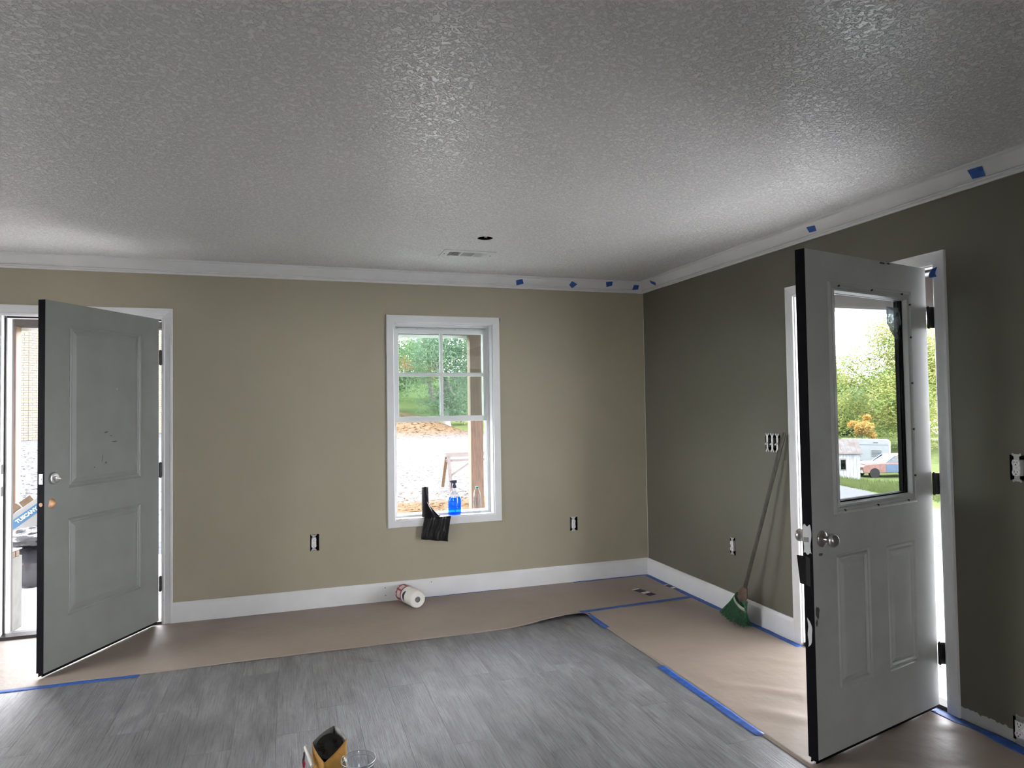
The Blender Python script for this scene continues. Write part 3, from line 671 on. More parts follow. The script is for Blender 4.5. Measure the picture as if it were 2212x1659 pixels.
for y in ys:
    for x in xs:
        inside = (RX0-.6 < x < .6) and (RY0-1 < y < .4)
        vs.append((x, y, -.6 if inside else terrain(x, y)))
        s = x-.35*y; nz_ = mnoise.noise(Vector((x*.5, y*.5, 3)))
        gr = max(sm(23.2, 24.4, s+nz_*.6), sm(31.0+.25*x, 31.8+.25*x, y+nz_*.5)*(1-sm(4, 9, s)), sm(40, 44, y))
        dt = 0.
        dt = max(dt, math.exp(-(((x-4.0)/2.9)**2+((y-33.5)/2.5)**2))*2.2, math.exp(-(((x-.5)/3.8)**2+((y-35)/2.8)**2))*2.2)
        dt = max(dt, sm(7.8, 6.6, y+nz_*.8)*sm(-4, -3, x)*(1-sm(2, 3, x)) if y > 2.4 else 0)
        cov.append((min(1, gr), min(1, dt), 0, 1))
fs = [(j*nx+i, j*nx+i+1, (j+1)*nx+i+1, (j+1)*nx+i) for j in range(ny-1) for i in range(nx-1)]
me = bpy.data.meshes.new('ground'); me.from_pydata(vs, [], fs); me.materials.append(M['ground_mix'])
at = me.color_attributes.new('cover', 'FLOAT_COLOR', 'POINT'); at.data.foreach_set('color', [c for q in cov for c in q])
me.polygons.foreach_set('use_smooth', [True]*len(fs)); me.update()
go = bpy.data.objects.new('ground', me); COL.objects.link(go); tag(go, 'sloping yard of gravel, grass and dirt outside the doors', 'ground', kind='structure')

# porches on both sides
PZ = -.10; PY = 2.65; PX = 3.3
mb = MB(); mb.box((-9.5, WT+.001, -.45), (.9, PY+.35, PZ)); mb.build('porch_slab', 'concrete', label='pale concrete porch slab outside the plain door', cat='porch', **struct)
mb = MB(); mb.box((WT+.001, -6.0, -.45), (PX+.35, WT, PZ)); mb.build('porch_slab', 'concrete', label='pale concrete porch slab outside the half glazed door', cat='porch', **struct)
mb = MB(); mb.box((-9.5, WT+.001, 2.62), (1.0, PY+.6, 2.70)); mb.build('porch_roof', 'soffit_white', label='white boarded porch ceiling outside the cream wall', cat='porch roof', **struct)
mb = MB(); mb.box((WT+.001, -6.0, 2.621), (PX+.6, -.15, 2.70)); mb.build('porch_roof', 'soffit_white', label='white boarded porch ceiling outside the green wall', cat='porch roof', **struct)
mb = MB(); mb.box((-9.5, PY, 2.285), (.9, PY+.14, 2.619)); mb.build('porch_beam', 'beam_brown', label='dark brown beam over the porch outside the cream wall', cat='beam', **struct)
mb = MB(); mb.box((-9.5, PY+.142, 2.25), (.9, PY+.165, 2.6)); mb.build('fascia', 'soffit_white', label='white fascia board behind the beam outside the cream wall', cat='fascia', **struct)
mb = MB(); mb.box((WT+.001, -.33, 2.285), (PX, -.19, 2.619)); mb.build('porch_beam', 'beam_brown', label='dark brown end beam framed in the glass of the half glazed door', cat='beam', **struct)
mb = MB(); mb.box((WT+.001, -.188, 2.25), (PX+.14, -.165, 2.6)); mb.build('fascia', 'soffit_white', label='white fascia board behind the end beam by the half glazed door', cat='fascia', **struct)
mb = MB(); mb.box((PX+.001, -6.0, 2.285), (PX+.14, -.19, 2.619)); mb.build('porch_beam', 'beam_brown', label='dark brown front beam of the porch outside the green wall', cat='beam', **struct)
def post(x, y, w, lab):
    r = empty('porch_post', (x+w/2, y+.07, PZ), label=lab, cat='post')
    mb = MB(); mb.box((x, y, PZ), (x+w, y+.02, 2.284)); mb.build('facing_board', 'post_brown', r)
    mb = MB(); mb.box((x, y+.0205, PZ), (x+w, y+.14, 2.284)); mb.build('timber', 'post_tan', r)
post(-.835, PY, .148, 'brown stained porch post seen through the sash window')
post(-5.50, PY, .095, 'tan porch post seen through the plain door opening')

# building of buff brick beyond the plain door
bp = ground_hit(62, 957); BD = 19.0
bx, by = CAM[0]+ray(61, 950)[0]*BD, CAM[1]+ray(61, 950)[1]*BD
bz = (CAM+ray(61, 957)*BD)[2]
bld = empty('brick_building', (bx, by, bz), label='buff brick building with a corner seen past the plain door', cat='building')
fa = Vector((-1.0, .10, 0)).normalized(); fb = Vector((.55, .84, 0)).normalized()     # two faces running away from the near corner
BH = 6.0
def face_quad(mb, d, n_, L, th):
    c = Vector((bx, by, bz)); p = [c, c+d*L, c+d*L-n_*th, c-n_*th]
    mb.add([tuple(q+Vector((0, 0, -1.5))) for q in p]+[tuple(q+Vector((0, 0, BH))) for q in p], [(0, 1, 2, 3), (4, 5, 6, 7), (0, 1, 5, 4), (1, 2, 6, 5), (2, 3, 7, 6), (3, 0, 4, 7)])
na = Vector((-fa.y, fa.x, 0)); na = na if na.y < 0 else -na
nb = Vector((-fb.y, fb.x, 0)); nb = nb if nb.x > 0 else -nb
mb = MB(); face_quad(mb, fa, na, 6, .2); face_quad(mb, fb, nb, 6, .2); wl = mb.build('wall', 'mortar', bld)
bl, bh_, gap = .215, .07, .013; proto = {}
def brick(face, mname, L):
    key = (face, mname, L)
    if key not in proto:
        d, n_ = (fa, na) if face == 0 else (fb, nb); m_ = MB(); m_.obox((0, 0, 0), (d, n_, (0, 0, 1)), ((L-gap)/2, .012, (bh_-gap)/2))
        me = bpy.data.meshes.new('brick'); me.from_pydata(m_.v, [], m_.f); me.materials.append(M[mname]); proto[key] = me
    return proto[key]
cnt = 0
for row in range(-3, 58):
    for face, d, n_, ncols in ((0, fa, na, 3), (1, fb, nb, 2)):
        for c in range(ncols):
            if cnt >= 298: continue
            off = c*bl+(bl/2 if row % 2 else 0); L = bl
            if c == 0 and row % 2: off_c = bl/4; L = bl/2; P = d*(bl/4)
            else: P = d*(off+bl/2-(bl if row % 2 else 0) + (0)) if row % 2 else d*(off+bl/2)
            if row % 2 and c > 0: P = d*(bl/2+(c-1)*bl+bl/2); L = bl
            o = bpy.data.objects.new('brick', brick(face, rnd.choice(['brick_buff', 'brick_buff', 'brick_buff', 'brick_pink']), L)); COL.objects.link(o); o.parent = wl
            o.location = Vector((0, 0, 0))+P+n_*.008+Vector((0, 0, row*bh_+bh_/2)); cnt += 1
rest = MB()
for row in range(-3, 84):
    for face, d, n_, ncols, total in ((0, fa, na, 3, 27), (1, fb, nb, 2, 27)):
        for c in range(total):
            if c < ncols and row < 56: continue
            P = d*(bl/2+(c-.5)*bl+ (bl/2 if not row % 2 else 0)); rest.obox(Vector((bx, by, bz))+P+n_*.008+Vector((0, 0, row*bh_+bh_/2)), (d, n_, (0, 0, 1)), ((bl-gap)/2, .012, (bh_-gap)/2))
rest.build('brickwork', 'brick_buff', bld, fix=False, kind='stuff')

# ---- trees
def tree(name, base, h, crown_c, crown_r, lm, nleaf, lsize, label, trunk_r=.22, bark='bark', group=None, lean=(0, 0), seed=1, blobs=26, hollow=.35, forks=5, dead=()):
    R_ = random.Random(seed); root = empty(name, base, label=label, cat='tree', group=group); b = Vector(base); cc = Vector(crown_c)
    mb = MB(); top = Vector((b.x+(cc.x-b.x)*.8+lean[0], b.y+(cc.y-b.y)*.8+lean[1], cc.z))
    pts = [b+(top-b)*t+Vector((math.sin(t*5+seed)*.12, math.cos(t*4+seed)*.12, 0)) for t in (0, .15, .35, .6, .85, 1)]
    pts[0].z -= .3; mb.tube(pts, [trunk_r*1.25, trunk_r, trunk_r*.88, trunk_r*.7, trunk_r*.42, trunk_r*.15], 9)
    cs = []
    for i in range(blobs):
        while True:
            q = Vector((R_.uniform(-1, 1), R_.uniform(-1, 1), R_.uniform(-1, 1)))
            if hollow < q.length < 1: break
        cs.append(cc+Vector((q.x*crown_r[0], q.y*crown_r[0], q.z*crown_r[1]))*.80)
    for i in range(forks*3):
        t = R_.uniform(.35, .85); s_ = b+(top-b)*t; e_ = R_.choice(cs); mid = (s_+e_)/2+Vector((0, 0, -.25+R_.uniform(-.3, .3)))
        mb.tube([s_, mid, e_], [trunk_r*.34, trunk_r*.22, trunk_r*.07], 6)
        for _ in range(2):
            e2 = e_+Vector((R_.uniform(-1, 1), R_.uniform(-1, 1), R_.uniform(-.3, 1)))*crown_r[0]*.25; mb.tube([mid+(e_-mid)*.5, e2], [trunk_r*.1, trunk_r*.03], 5)
    mb.build('trunk', bark, root, smooth=True, fix=False)
    V = []; F = []; br_ = crown_r[0]*.36
    for i in range(nleaf):
        c = cs[i % blobs]; q = Vector((R_.gauss(0, 1), R_.gauss(0, 1), R_.gauss(0, .8))); q = q.normalized()*(br_*(R_.random()**.45)); p = c+q
        u = Vector((R_.gauss(0, 1), R_.gauss(0, 1), R_.gauss(0, 1))).normalized(); w = u.orthogonal().normalized(); L = lsize*R_.uniform(.6, 1.3); Wd = L*.45; k = len(V)
        n_ = u.cross(w)*L*.12
        V += [tuple(p-u*L), tuple(p+w*Wd+n_), tuple(p+u*L), tuple(p-w*Wd+n_)]; F.append((k, k+1, k+2, k+3))
    mb = MB(); mb.v = V; mb.f = F; mb.mi = [0]*len(F); mb.build('foliage', lm, root, fix=False, kind='stuff')
    for dx_, dy_, dd_ in dead:
        c = CAM+ray(dx_, dy_)*dd_; V = []; F = []
        for i in range(260):
            p = Vector(c)+Vector((R_.gauss(0, .34), R_.gauss(0, .3), R_.gauss(0, .28))); u = Vector((R_.gauss(0, 1), R_.gauss(0, 1), R_.gauss(0, 1))).normalized(); w = u.orthogonal().normalized(); L = lsize*R_.uniform(.6, 1.2); k = len(V)
            V += [tuple(p-u*L), tuple(p+w*L*.4), tuple(p+u*L), tuple(p-w*L*.4)]; F.append((k, k+1, k+2, k+3))
        mb = MB(); mb.v = V; mb.f = F; mb.mi = [0]*len(F); mb.build('dead_leaves', 'leaf_brown', root, fix=False, kind='stuff')
    return root
def crown_at(px, py, dist): return tuple(CAM+ray(px, py)*dist)
GW = 'trees beyond the road past the sash window'
def rooted(px, py, dist, dx=0): p = CAM+ray(px, py)*dist; return (p[0]+dx, p[1], terrain(p[0]+dx, p[1]))
tree('shade_tree', rooted(966, 930, 40), 9, crown_at(960, 790, 40), (3.4, 2.9), 'leaf_bluegreen', 15000, .085, 'broad leafy tree with pale trunk centred in the sash window', .21, 'bark_pale', GW, seed=3)
tree('shade_tree', rooted(862, 903, 54), 9, crown_at(852, 790, 54), (3.4, 3.0), 'leaf_green', 18000, .09, 'leafy tree with slim dark leaning trunk past the sash window', .13, 'bark', GW, seed=5, lean=(-.6, 0), dead=[(876, 790, 48), (930, 800, 48)])
tree('shade_tree', rooted(930, 890, 66), 12, crown_at(930, 770, 66), (6, 5), 'leaf_green', 5500, .13, 'distant tall tree filling the middle of the window view', .25, 'bark', GW, seed=8)
tree('shade_tree', rooted(1050, 890, 54), 12, crown_at(1062, 790, 54), (4.0, 4.0), 'leaf_bluegreen', 16000, .12, 'distant leafy tree behind the brown porch post', .22, 'bark', GW, seed=9)
tree('low_shrub', rooted(1000, 880, 46), 2, crown_at(1000, 878, 46), (1.6, .9), 'leaf_green', 1800, .14, 'low bright shrub on the grass bank by the pale trunk', .06, 'bark', seed=13, blobs=10, forks=2)

GR = 'trees past the half glazed door'
tree('yellowing_tree', rooted(1990, 990, 90), 12, crown_at(1935, 822, 90), (9.8, 10.2), 'leaf_yellow', 72000, .17, 'large yellowing tree with spreading dark branches beyond the vehicle', .42, 'bark', GR, seed=21, blobs=40, forks=7)
tree('yellowing_tree', rooted(2090, 980, 104), 12, crown_at(2085, 830, 104), (10, 10), 'leaf_yellow', 22000, .2, 'yellowing tree seen through the gap at the hinges', .3, 'bark', GR, seed=22, blobs=30)
tree('green_tree', rooted(1815, 950, 112), 12, crown_at(1815, 866, 112), (7.4, 8.0), 'leaf_green', 34000, .24, 'round green tree far behind the weathered shed', .3, 'bark', GR, seed=23)
tree('green_tree', rooted(1925, 950, 138), 12, crown_at(1925, 880, 138), (11, 8), 'leaf_green', 14000, .42, 'round green tree far behind the white camper', .3, 'bark', GR, seed=24)
tree('orange_shrub', rooted(1862, 975, 84), 4, crown_at(1862, 928, 83), (1.5, 2.9), 'leaf_orange', 5000, .13, 'orange autumn shrub behind the white camper', .08, 'bark', seed=25, blobs=14, forks=2)

# ---- weathered shed, camper, old vehicle, barn beyond the half glazed door
def frame_at(px, py, yaw_off=0):
    P = ground_hit(px, py); d = ray(px, py); v = Vector((d[0], d[1], 0)).normalized(); r_ = Vector((v.y, -v.x, 0)); c, s_ = math.cos(yaw_off), math.sin(yaw_off)
    return Vector(P), r_*c+v*s_, v*c-r_*s_
def ob(mb, O, u, v, a, b, mi=0):
    c = [(p+q)/2 for p, q in zip(a, b)]; h = [abs(q-p)/2 for p, q in zip(a, b)]; mb.obox(O+u*c[0]+v*c[1]+Vector((0, 0, c[2])), (u, v, (0, 0, 1)), h, mi)
O, u, v = frame_at(1859, 1037, .25); dist = (O-Vector(CAM)).length; print('shed dist', dist, O)
S = dist/1471                                                    # metres per pixel there
sh = empty('shed', tuple(O), label='weathered board shed with rusty metal roof', cat='shed')
wl_, wh_ = 3.6, 50*S
for i in range(12):
    mb = MB(); x = -wl_+i*wl_/12; ob(mb, O, u, v, (x+.008, .0, -.4), (x+wl_/12-.008, .03, wh_)); mb.build('board', 'shed_board', sh)
mb = MB(); ob(mb, O, u, v, (-wl_, .032, -.4), (0, 2.6, wh_)); mb.build('body', 'shed_board', sh)
mb = MB(); ob(mb, O, u, v, (-1.75, -.03, wh_*.35), (-1.2, .0, wh_*.82)); wn_ = mb.build('window', 'camper_tan', sh)
mb = MB(); ob(mb, O, u, v, (-1.68, -.034, wh_*.40), (-1.27, -.031, wh_*.77)); mb.build('pane', 'car_glass', wn_)
ridge = wh_+26*S
for i in range(9):
    mb = MB(); a = -wl_-.15+i*(wl_+.35)/9; b_ = a+(wl_+.35)/9-.012
    A_, B_ = O+u*a, O+u*b_; pts = [A_+v*-.25+Vector((0, 0, wh_-.02)), B_+v*-.25+Vector((0, 0, wh_-.02)), B_+v*1.5-u*.0+Vector((0, 0, ridge)), A_+v*1.5+Vector((0, 0, ridge))]
    mb.add(pts+[p+Vector((0, 0, .035)) for p in pts], [(0, 1, 2, 3), (4, 5, 6, 7), (0, 1, 5, 4), (1, 2, 6, 5), (2, 3, 7, 6), (3, 0, 4, 7)]); mb.build('roof_sheet', 'shed_roof', sh)
# camper: white box with rounded ends, slatted windows
O, u, v = frame_at(1887, 1026, -.1); O = Vector(CAM)+(O-Vector(CAM))*1.12; O.z = terrain(O.x, O.y); S = (O-Vector(CAM)).length/1471
ca = empty('camper', tuple(O), label='white travel trailer with slatted windows parked behind the shed', cat='trailer')
L0, L1 = -62*S, 27*S; zt = (1024-972)*S*.94; zb_ = .5
pr = []
n_ = 8; rr = .45
for cx_, cz_, a0 in ((L1-rr, zt-rr, 0), (L0+rr, zt-rr, 90)):
    for k_ in range(n_+1): a = math.radians(a0+90*k_/n_); pr.append((cx_+rr*math.cos(a), cz_+rr*math.sin(a)))
pr += [(L0, zb_), (L1, zb_)]
mb = MB(); mb.extrude([[O+u*x+v*y+Vector((0, 0, z)) for x, z in pr] for y in (0, 2.2)], None); mb.build('body', 'camper_white', ca)
for (a, b_, c_, d_, mm) in ((-38*S, -20*S, 16*S, 29*S, 'camper_tan'), (-3*S, 15*S, 17*S, 30*S, 'camper_slat')):
    mb = MB(); ob(mb, O, u, v, (a, -.03, c_), (b_, -.002, d_)); w_ = mb.build('window', 'camper_white', ca)
    for k_ in range(5):
        mb = MB(); ob(mb, O, u, v, (a+.04, -.05, c_+(d_-c_)*(k_+.1)/5), (b_-.04, -.031, c_+(d_-c_)*(k_+.68)/5)); mb.build('slat', mm, w_)
mb = MB(); ob(mb, O, u, v, (L0+.2, -.012, zt-.62), (L1-.05, -.002, zt-.57)); mb.build('stripe', 'camper_slat', ca)
mb = MB(); ob(mb, O, u, v, (1*S, -.012, zt-.40), (9*S, -.002, zt-.28)); mb.build('vent', 'camper_slat', ca)
for x in (-1.2, -.4):
    mb = MB(); mb.lathe([(.33, 0), (.33, .2)], O+u*x+v*.05+Vector((0, 0, .33)), v, 18); mb.build('wheel', 'tyre', ca)
mb = MB(); ob(mb, O, u, v, (-.1, .3, 0.0), (.1, 2.0, zb_)); mb.build('axle', 'tyre', ca)
# old vehicle
O, u, v = frame_at(1912, 1033, .55); S = (O-Vector(CAM)).length/1471; print('car dist', (O-Vector(CAM)).length)
vh_ = empty('old_car', tuple(O), label='old faded red and blue car standing in tall grass', cat='car')
k_ = (1036-992)*S/1.45; L_ = 4.3*k_; Wc = 1.75*k_
side = [(-.50, .32), (-.50, .75), (-.46, .86), (-.16, .94), (-.14, .95), (.0, 1.36), (.05, 1.41), (.26, 1.42), (.30, 1.38), (.40, .98), (.50, .92), (.51, .35)]
lower = [(-.50, .32), (-.505, .70), (-.47, .86), (-.15, .93), (.40, .95), (.50, .90), (.51, .35)]
off0 = L_*.18
def pt(x, y, z): return O+u*(x*L_+off0)+v*(y*Wc)+Vector((0, 0, z*k_))
mb = MB(); mb.extrude([[pt(x, y, z) for x, z in lower] for y in (0, 1)], None); mb.build('body', 'car_red', vh_, bevel=.05)
for y in (-.006, 1.0):
    mb = MB(); mb.extrude([[pt(x, y, z) for x, z in ((-.16, .36), (-.16, .84), (.40, .86), (.49, .82), (.50, .38))], [pt(x, y+.006, z) for x, z in ((-.16, .36), (-.16, .84), (.40, .86), (.49, .82), (.50, .38))]], None); mb.build('side_panel', 'car_blue', vh_)
mb = MB(); cab = [(-.145, .935), (.0, 1.33), (.05, 1.37), (.26, 1.38), (.30, 1.34), (.39, .945)]; mb.extrude([[pt(x, .07+.03*(z > 1.2), z) for x, z in cab], [pt(x, .93-.03*(z > 1.2), z) for x, z in cab]], None); mb.build('cabin_glass', 'car_glass', vh_)
mb = MB(); mb.extrude([[pt(x, .09, z) for x, z in ((.0, 1.34), (.05, 1.40), (.26, 1.41), (.30, 1.36))], [pt(x, .91, z) for x, z in ((.0, 1.34), (.05, 1.40), (.26, 1.41), (.30, 1.36))]], None); mb.build('roof', 'car_red', vh_)
mb = MB(); mb.extrude([[pt(x, .04, z) for x, z in ((-.475, .862), (-.16, .935), (-.16, .955), (-.475, .885))], [pt(x, .96, z) for x, z in ((-.475, .862), (-.16, .935), (-.16, .955), (-.475, .885))]], None); mb.build('bonnet', 'car_red', vh_)
for y in (.06, .92):
    for xx in (-.145, .15, .375):
        mb = MB(); tx = {-.145: .0, .15: .15, .375: .30}[xx]; mb.tube([pt(xx, y, .94), pt(tx, y+(.03 if y < .5 else -.03), 1.37)], .035*k_, 6); mb.build('pillar', 'car_blue', vh_)
for x in (-.33, .33):
    for y in (0., .9):
        mb = MB(); mb.lathe([(.32*k_, 0), (.32*k_, .18*k_)], pt(x, y, .32)-v*.02, v, 18); w_ = mb.build('wheel', 'tyre', vh_)
for y in (.15, .78):
    mb = MB(); mb.lathe([(.09*k_, 0), (.09*k_, .04)], pt(-.502, y+.04, .68), -u, 14); mb.build('headlamp', 'car_chrome', vh_)
mb = MB(); mb.obox(pt(-.515, .5, .42), (u, v, (0, 0, 1)), (.05, Wc*.5, .07*k_)); mb.build('bumper', 'car_chrome', vh_)
# low grey building further off
O, u, v = frame_at(1960, 1010, .1); O = Vector(CAM)+(O-Vector(CAM))*1.5; O.z = terrain(O.x, O.y); S = (O-Vector(CAM)).length/1471
ba = empty('barn', tuple(O), label='low grey outbuilding behind the old car', cat='building')
ztop = (Vector(CAM)+Vector(ray(1960, 985))*((O-Vector(CAM)).length)).z-O.z
mb = MB(); ob(mb, O, u, v, (-3.5, 0, -.5), (6, 4, ztop)); mb.build('wall', 'shed_board', ba)
mb = MB(); ob(mb, O, u, v, (-3.9, -.4, ztop), (6.3, 4.3, ztop+.45)); mb.build('roof', 'shed_roof', ba)
# tall grass clumps in front of the car and the shed
V = []; F = []
for i in range(9000):
    px, py = rnd.uniform(1770, 2060), rnd.uniform(1026, 1063)
    if i % 6: pass
    P = None
    d = ray(px, py); t0 = 47.5+(1063-py)/37*15+rnd.uniform(-1, 2); P = CAM+d*t0; z = terrain(P[0], P[1]); h = rnd.uniform(.18, .45); w = rnd.uniform(.015, .035); a = rnd.uniform(0, 6.28); lx, ly = rnd.gauss(0, .12), rnd.gauss(0, .12); k = len(V)
    V += [(P[0]-w*math.cos(a), P[1]-w*math.sin(a), z-.03), (P[0]+w*math.cos(a), P[1]+w*math.sin(a), z-.03), (P[0]+lx, P[1]+ly, z+h)]; F.append((k, k+1, k+2))
mb = MB(); mb.v = V; mb.f = F; mb.mi = [0]*len(F); mb.build('tall_grass', 'grass_blade', fix=False, kind='stuff', label='pale green tall grass in front of the old car', cat='grass')

# ---- things on the ground past the sash window
P = ground_hit(990, 1066); O = Vector(P); d = ray(990, 1066); v = Vector((d[0], d[1], 0)).normalized(); u = Vector((v.y, -v.x, 0)); S = (O-Vector(CAM)).length/1471
swh = empty('sawhorse', tuple(O), label='pale wooden sawhorse frame on the gravel outside the sash window', cat='sawhorse')
def stick(a, b, w, h, m_, nm, y=(0, 0)):
    A_ = O+u*a[0]*S+v*y[0]+Vector((0, 0, a[1]*S)); B_ = O+u*b[0]*S+v*y[1]+Vector((0, 0, b[1]*S)); ax = (B_-A_).normalized(); n2 = ax.cross(v).normalized(); mb = MB(); mb.obox((A_+B_)/2, (ax, v, n2), ((B_-A_).length/2, h, w)); mb.build(nm, m_, swh)
stick((-26, 82), (70, 84), .045, .02, 'saw_white', 'top_board'); stick((-26, 70), (70, 72), .025, .045, 'saw_white', 'top_board', (.05, .05))
stick((-20, 80), (-14, 0), .035, .02, 'saw_white', 'leg'); stick((66, 80), (70, 0), .035, .02, 'saw_white', 'leg')
stick((-16, 38), (30, 68), .02, .02, 'saw_white', 'brace', (.03, .03)); stick((-24, 78), (-34, 8), .03, .02, 'lumber_tan', 'leg', (.1, .5)); stick((68, 78), (80, 8), .03, .02, 'lumber_tan', 'leg', (.1, .5))
# loose clods and stones in the dirt and gravel
for lab, cat_, m_, n_, rg, sz in (('brown clods scattered in the dirt outside the sash window', 'clods', 'dirt_orange', 320, (840, 1065, 1062, 1104), (.008, .028)), ('grey stones along the gravel outside the sash window', 'stones', 'gravel', 420, (840, 1065, 1005, 1058), (.008, .020)), ('dark rubble in front of the brick building', 'rubble', 'gravel', 420, (20, 110, 972, 1100), (.012, .03))):
    mb = MB()
    for i in range(n_):
        P = ground_hit(rnd.uniform(*rg[:2]), rnd.uniform(*rg[2:])); r_ = rnd.uniform(*sz); c = Vector(P)+Vector((0, 0, r_*.15)); ph = rnd.uniform(0, 6.28)
        ring = [c+Vector((math.cos(ph+k*1.047)*r_*rnd.uniform(.7, 1.2), math.sin(ph+k*1.047)*r_*rnd.uniform(.7, 1.2), r_*rnd.uniform(-.15, .15))) for k in range(6)]
        cap_ = [c+(ring[k]-c)*.55+Vector((0, 0, r_*rnd.uniform(.35, .6))) for k in range(6)]
        mb.add(ring+cap_+[c+Vector((0, 0, -r_*.5))], [(k, (k+1) % 6, 6+(k+1) % 6, 6+k) for k in range(6)]+[(6, 7, 8, 9, 10, 11)]+[((k+1) % 6, k, 12) for k in range(6)])
    mb.build('stuff_'+cat_ if False else cat_, m_, fix=False, kind='stuff', label=lab, cat=cat_)

# ---- things on the porch past the plain door
O = Vector(hit(60, 1238, 'z', PZ)); S = .0048
O = Vector((-5.02, 1.98, PZ))
tb = MB()
def blob(c, r, sq, seed, n=18, amp=.16):
    m_ = MB(); R_ = Vector((seed*3.1, seed*1.7, 0))
    def fn(u_, v_):
        a = 2*math.pi*u_; b_ = math.pi*(v_-.5); d_ = Vector((math.cos(b_)*math.cos(a), math.cos(b_)*math.sin(a), math.sin(b_))); k = 1+amp*mnoise.noise(d_*2.2+R_)+amp*.7*abs(mnoise.noise(d_*5+R_)); z = max(d_.z, -.75)
        return (c[0]+d_.x*r[0]*k, c[1]+d_.y*r[1]*k, c[2]+(z*k+.75*1.0)*r[2])
    m_.grid(fn, n*2, n); bm_merge(m_); return m_
blob((-5.10, 2.10, PZ), (.30, .28, .20), 0, 2).build('trash_bag', 'trash_black', smooth=True, fix=False, label='black trash bag slumped on the porch outside the plain door', cat='trash bag')
blob((-5.06, 2.02, PZ+.372), (.24, .22, .075), 0, 5, amp=.4).build('crumpled_sheeting', 'plastic_sheet', smooth=True, fix=False, label='crumpled grey plastic sheeting heaped on the black trash bag', cat='plastic sheeting')
# long blue and white carton propped diagonally behind the bag, with its printed word
ang = math.radians(37); cu = Vector((math.cos(ang), 0.0, math.sin(ang))); cw_ = Vector((-math.sin(ang), 0, math.cos(ang))); cn = Vector((0, -1, 0))
Cc = Vector(hit(59, 1112, 'y', 2.38))
cb = empty('carton', (Cc.x, Cc.y, PZ), label='white carton with a blue printed band leaning on the trash bag', cat='carton')
mb = MB(); mb.obox(Cc-cw_*.12-cn*.05, (cu, cw_, cn), (.36, .20, .045)); mb.build('box', 'carton_white', cb, bevel=.004)
mb = MB(); mb.obox(Cc-cn*.0035, (cu, cw_, cn), (.36, .036, .001)); mb.build('band', 'carton_blue', cb)
cvt = bpy.data.curves.new('lettering', 'FONT'); cvt.body = 'TUSCANY'; cvt.size = .046; cvt.align_x = 'CENTER'; cvt.align_y = 'CENTER'; cvt.extrude = .0005; cvt.offset = .001
to = bpy.data.objects.new('lettering_curve', cvt); COL.objects.link(to); bpy.context.view_layer.update()
me = bpy.data.meshes.new_from_object(to.evaluated_get(bpy.context.evaluated_depsgraph_get())); bpy.data.objects.remove(to)
Mx = Matrix(((cu.x, cw_.x, cn.x, (Cc+cn*.001-cu*.005).x), (cu.y, cw_.y, cn.y, (Cc+cn*.001-cu*.005).y), (cu.z, cw_.z, cn.z, (Cc+cn*.001-cu*.005).z), (0, 0, 0, 1)))
me.transform(WM[cb.name].inverted() @ Mx); me.materials.clear(); me.materials.append(M['paper_white']); lo = bpy.data.objects.new('lettering', me); COL.objects.link(lo); lo.parent = cb
for k_ in range(3):
    c_ = Cc+cw_*(.110+.01*(k_ % 2))-cn*.06-cu*(.20-.13*k_); mb = MB(); mb.obox(c_, (cu, cw_, cn), (.055, .028, .03)); tag(mb.build('lumber_scrap', 'lumber_tan', label='short tan lumber scrap lying on the blue banded carton', cat='lumber', group='lumber scraps on the carton'))
# pale panel bundle standing by the door opening with tan blocks on top
A_ = Vector(hit(16, 1372, 'z', PZ)); B_ = Vector(hit(44, 1355, 'z', PZ)); zt = Vector(hit(30, 1205, 'y', (A_.y+B_.y)/2)).z
dd = (B_-A_); dd.z = 0; L_ = dd.length; dd.normalize(); nn = Vector((-dd.y, dd.x, 0)); c_ = (A_+B_)/2+nn*.06
pb = empty('panel_bundle', (c_.x, c_.y, PZ), label='pale grey board crate standing on the porch by the plain door', cat='crate')
mb = MB(); mb.obox((c_.x, c_.y, (PZ+zt)/2), (dd, nn, (0, 0, 1)), (L_/2+.02, .06, (zt-PZ)/2)); mb.build('panel', 'cement_board', pb, bevel=.004)
for k_ in range(3):
    mb = MB(); mb.obox((c_-dd*(L_/2-.03)+dd*(k_*.055)-nn*.0)+Vector((0, 0, zt-PZ+.0201)), (dd, nn, (0, 0, 1)), (.024, .055, .02)); mb.build('end_block', 'lumber_tan', pb, bevel=.003)
mb = MB(); mb.obox((c_+nn*.0)+Vector((0, 0, zt-PZ+.048)), (dd, nn, (0, 0, 1)), (L_/2+.02, .06, .0035)); mb.build('top_sheet', 'carton_white', pb)

# ------------------------------------------------------------------ paper and tape on the floor
def wz(x, y, amp=.0035): return .0012+amp*max(0, mnoise.noise(Vector((x*3.1, y*3.1, 1.7)))+.15)+amp*.5*max(0, mnoise.noise(Vector((x*9, y*6, 4.2))))
P1Y = -.925
def p1z(x, y):
    z = wz(x, y, .003)
    lift = sm(-1.55, -1.1, x)*sm(-.74, -.87, y)*(1-sm(-1.0, -.93, x)); fx, fy = .712, -.702; t = (x+3.6)*fx+(y+.04)*fy; q = (x+3.6)*-fy+(y+.04)*fx
    return z+lift*.026+.010*math.exp(-(q/.03)**2)*sm(-.02, .1, t)*(1-sm(.55, .95, t))
mb = MB()
def f1(u_, v_):
    x = -5.4+u_*(5.4-.0165); ye = P1Y-.012*math.sin(x*2.1)-.02*sm(-2.5, -3.7, x)+.055*sm(-1.7, -.9, x); y = -.0165+(ye+.0165)*v_
    if D1[0]-.07 < x < D1[1]+.07: pass
    return (x, y, p1z(x, y))
mb.grid(f1, 150, 30); mb.build('floor_paper', 'kraft_paper', smooth=True, fix=False, solid=.0004, label='brown kraft paper sheet taped along the cream wall', cat='paper')
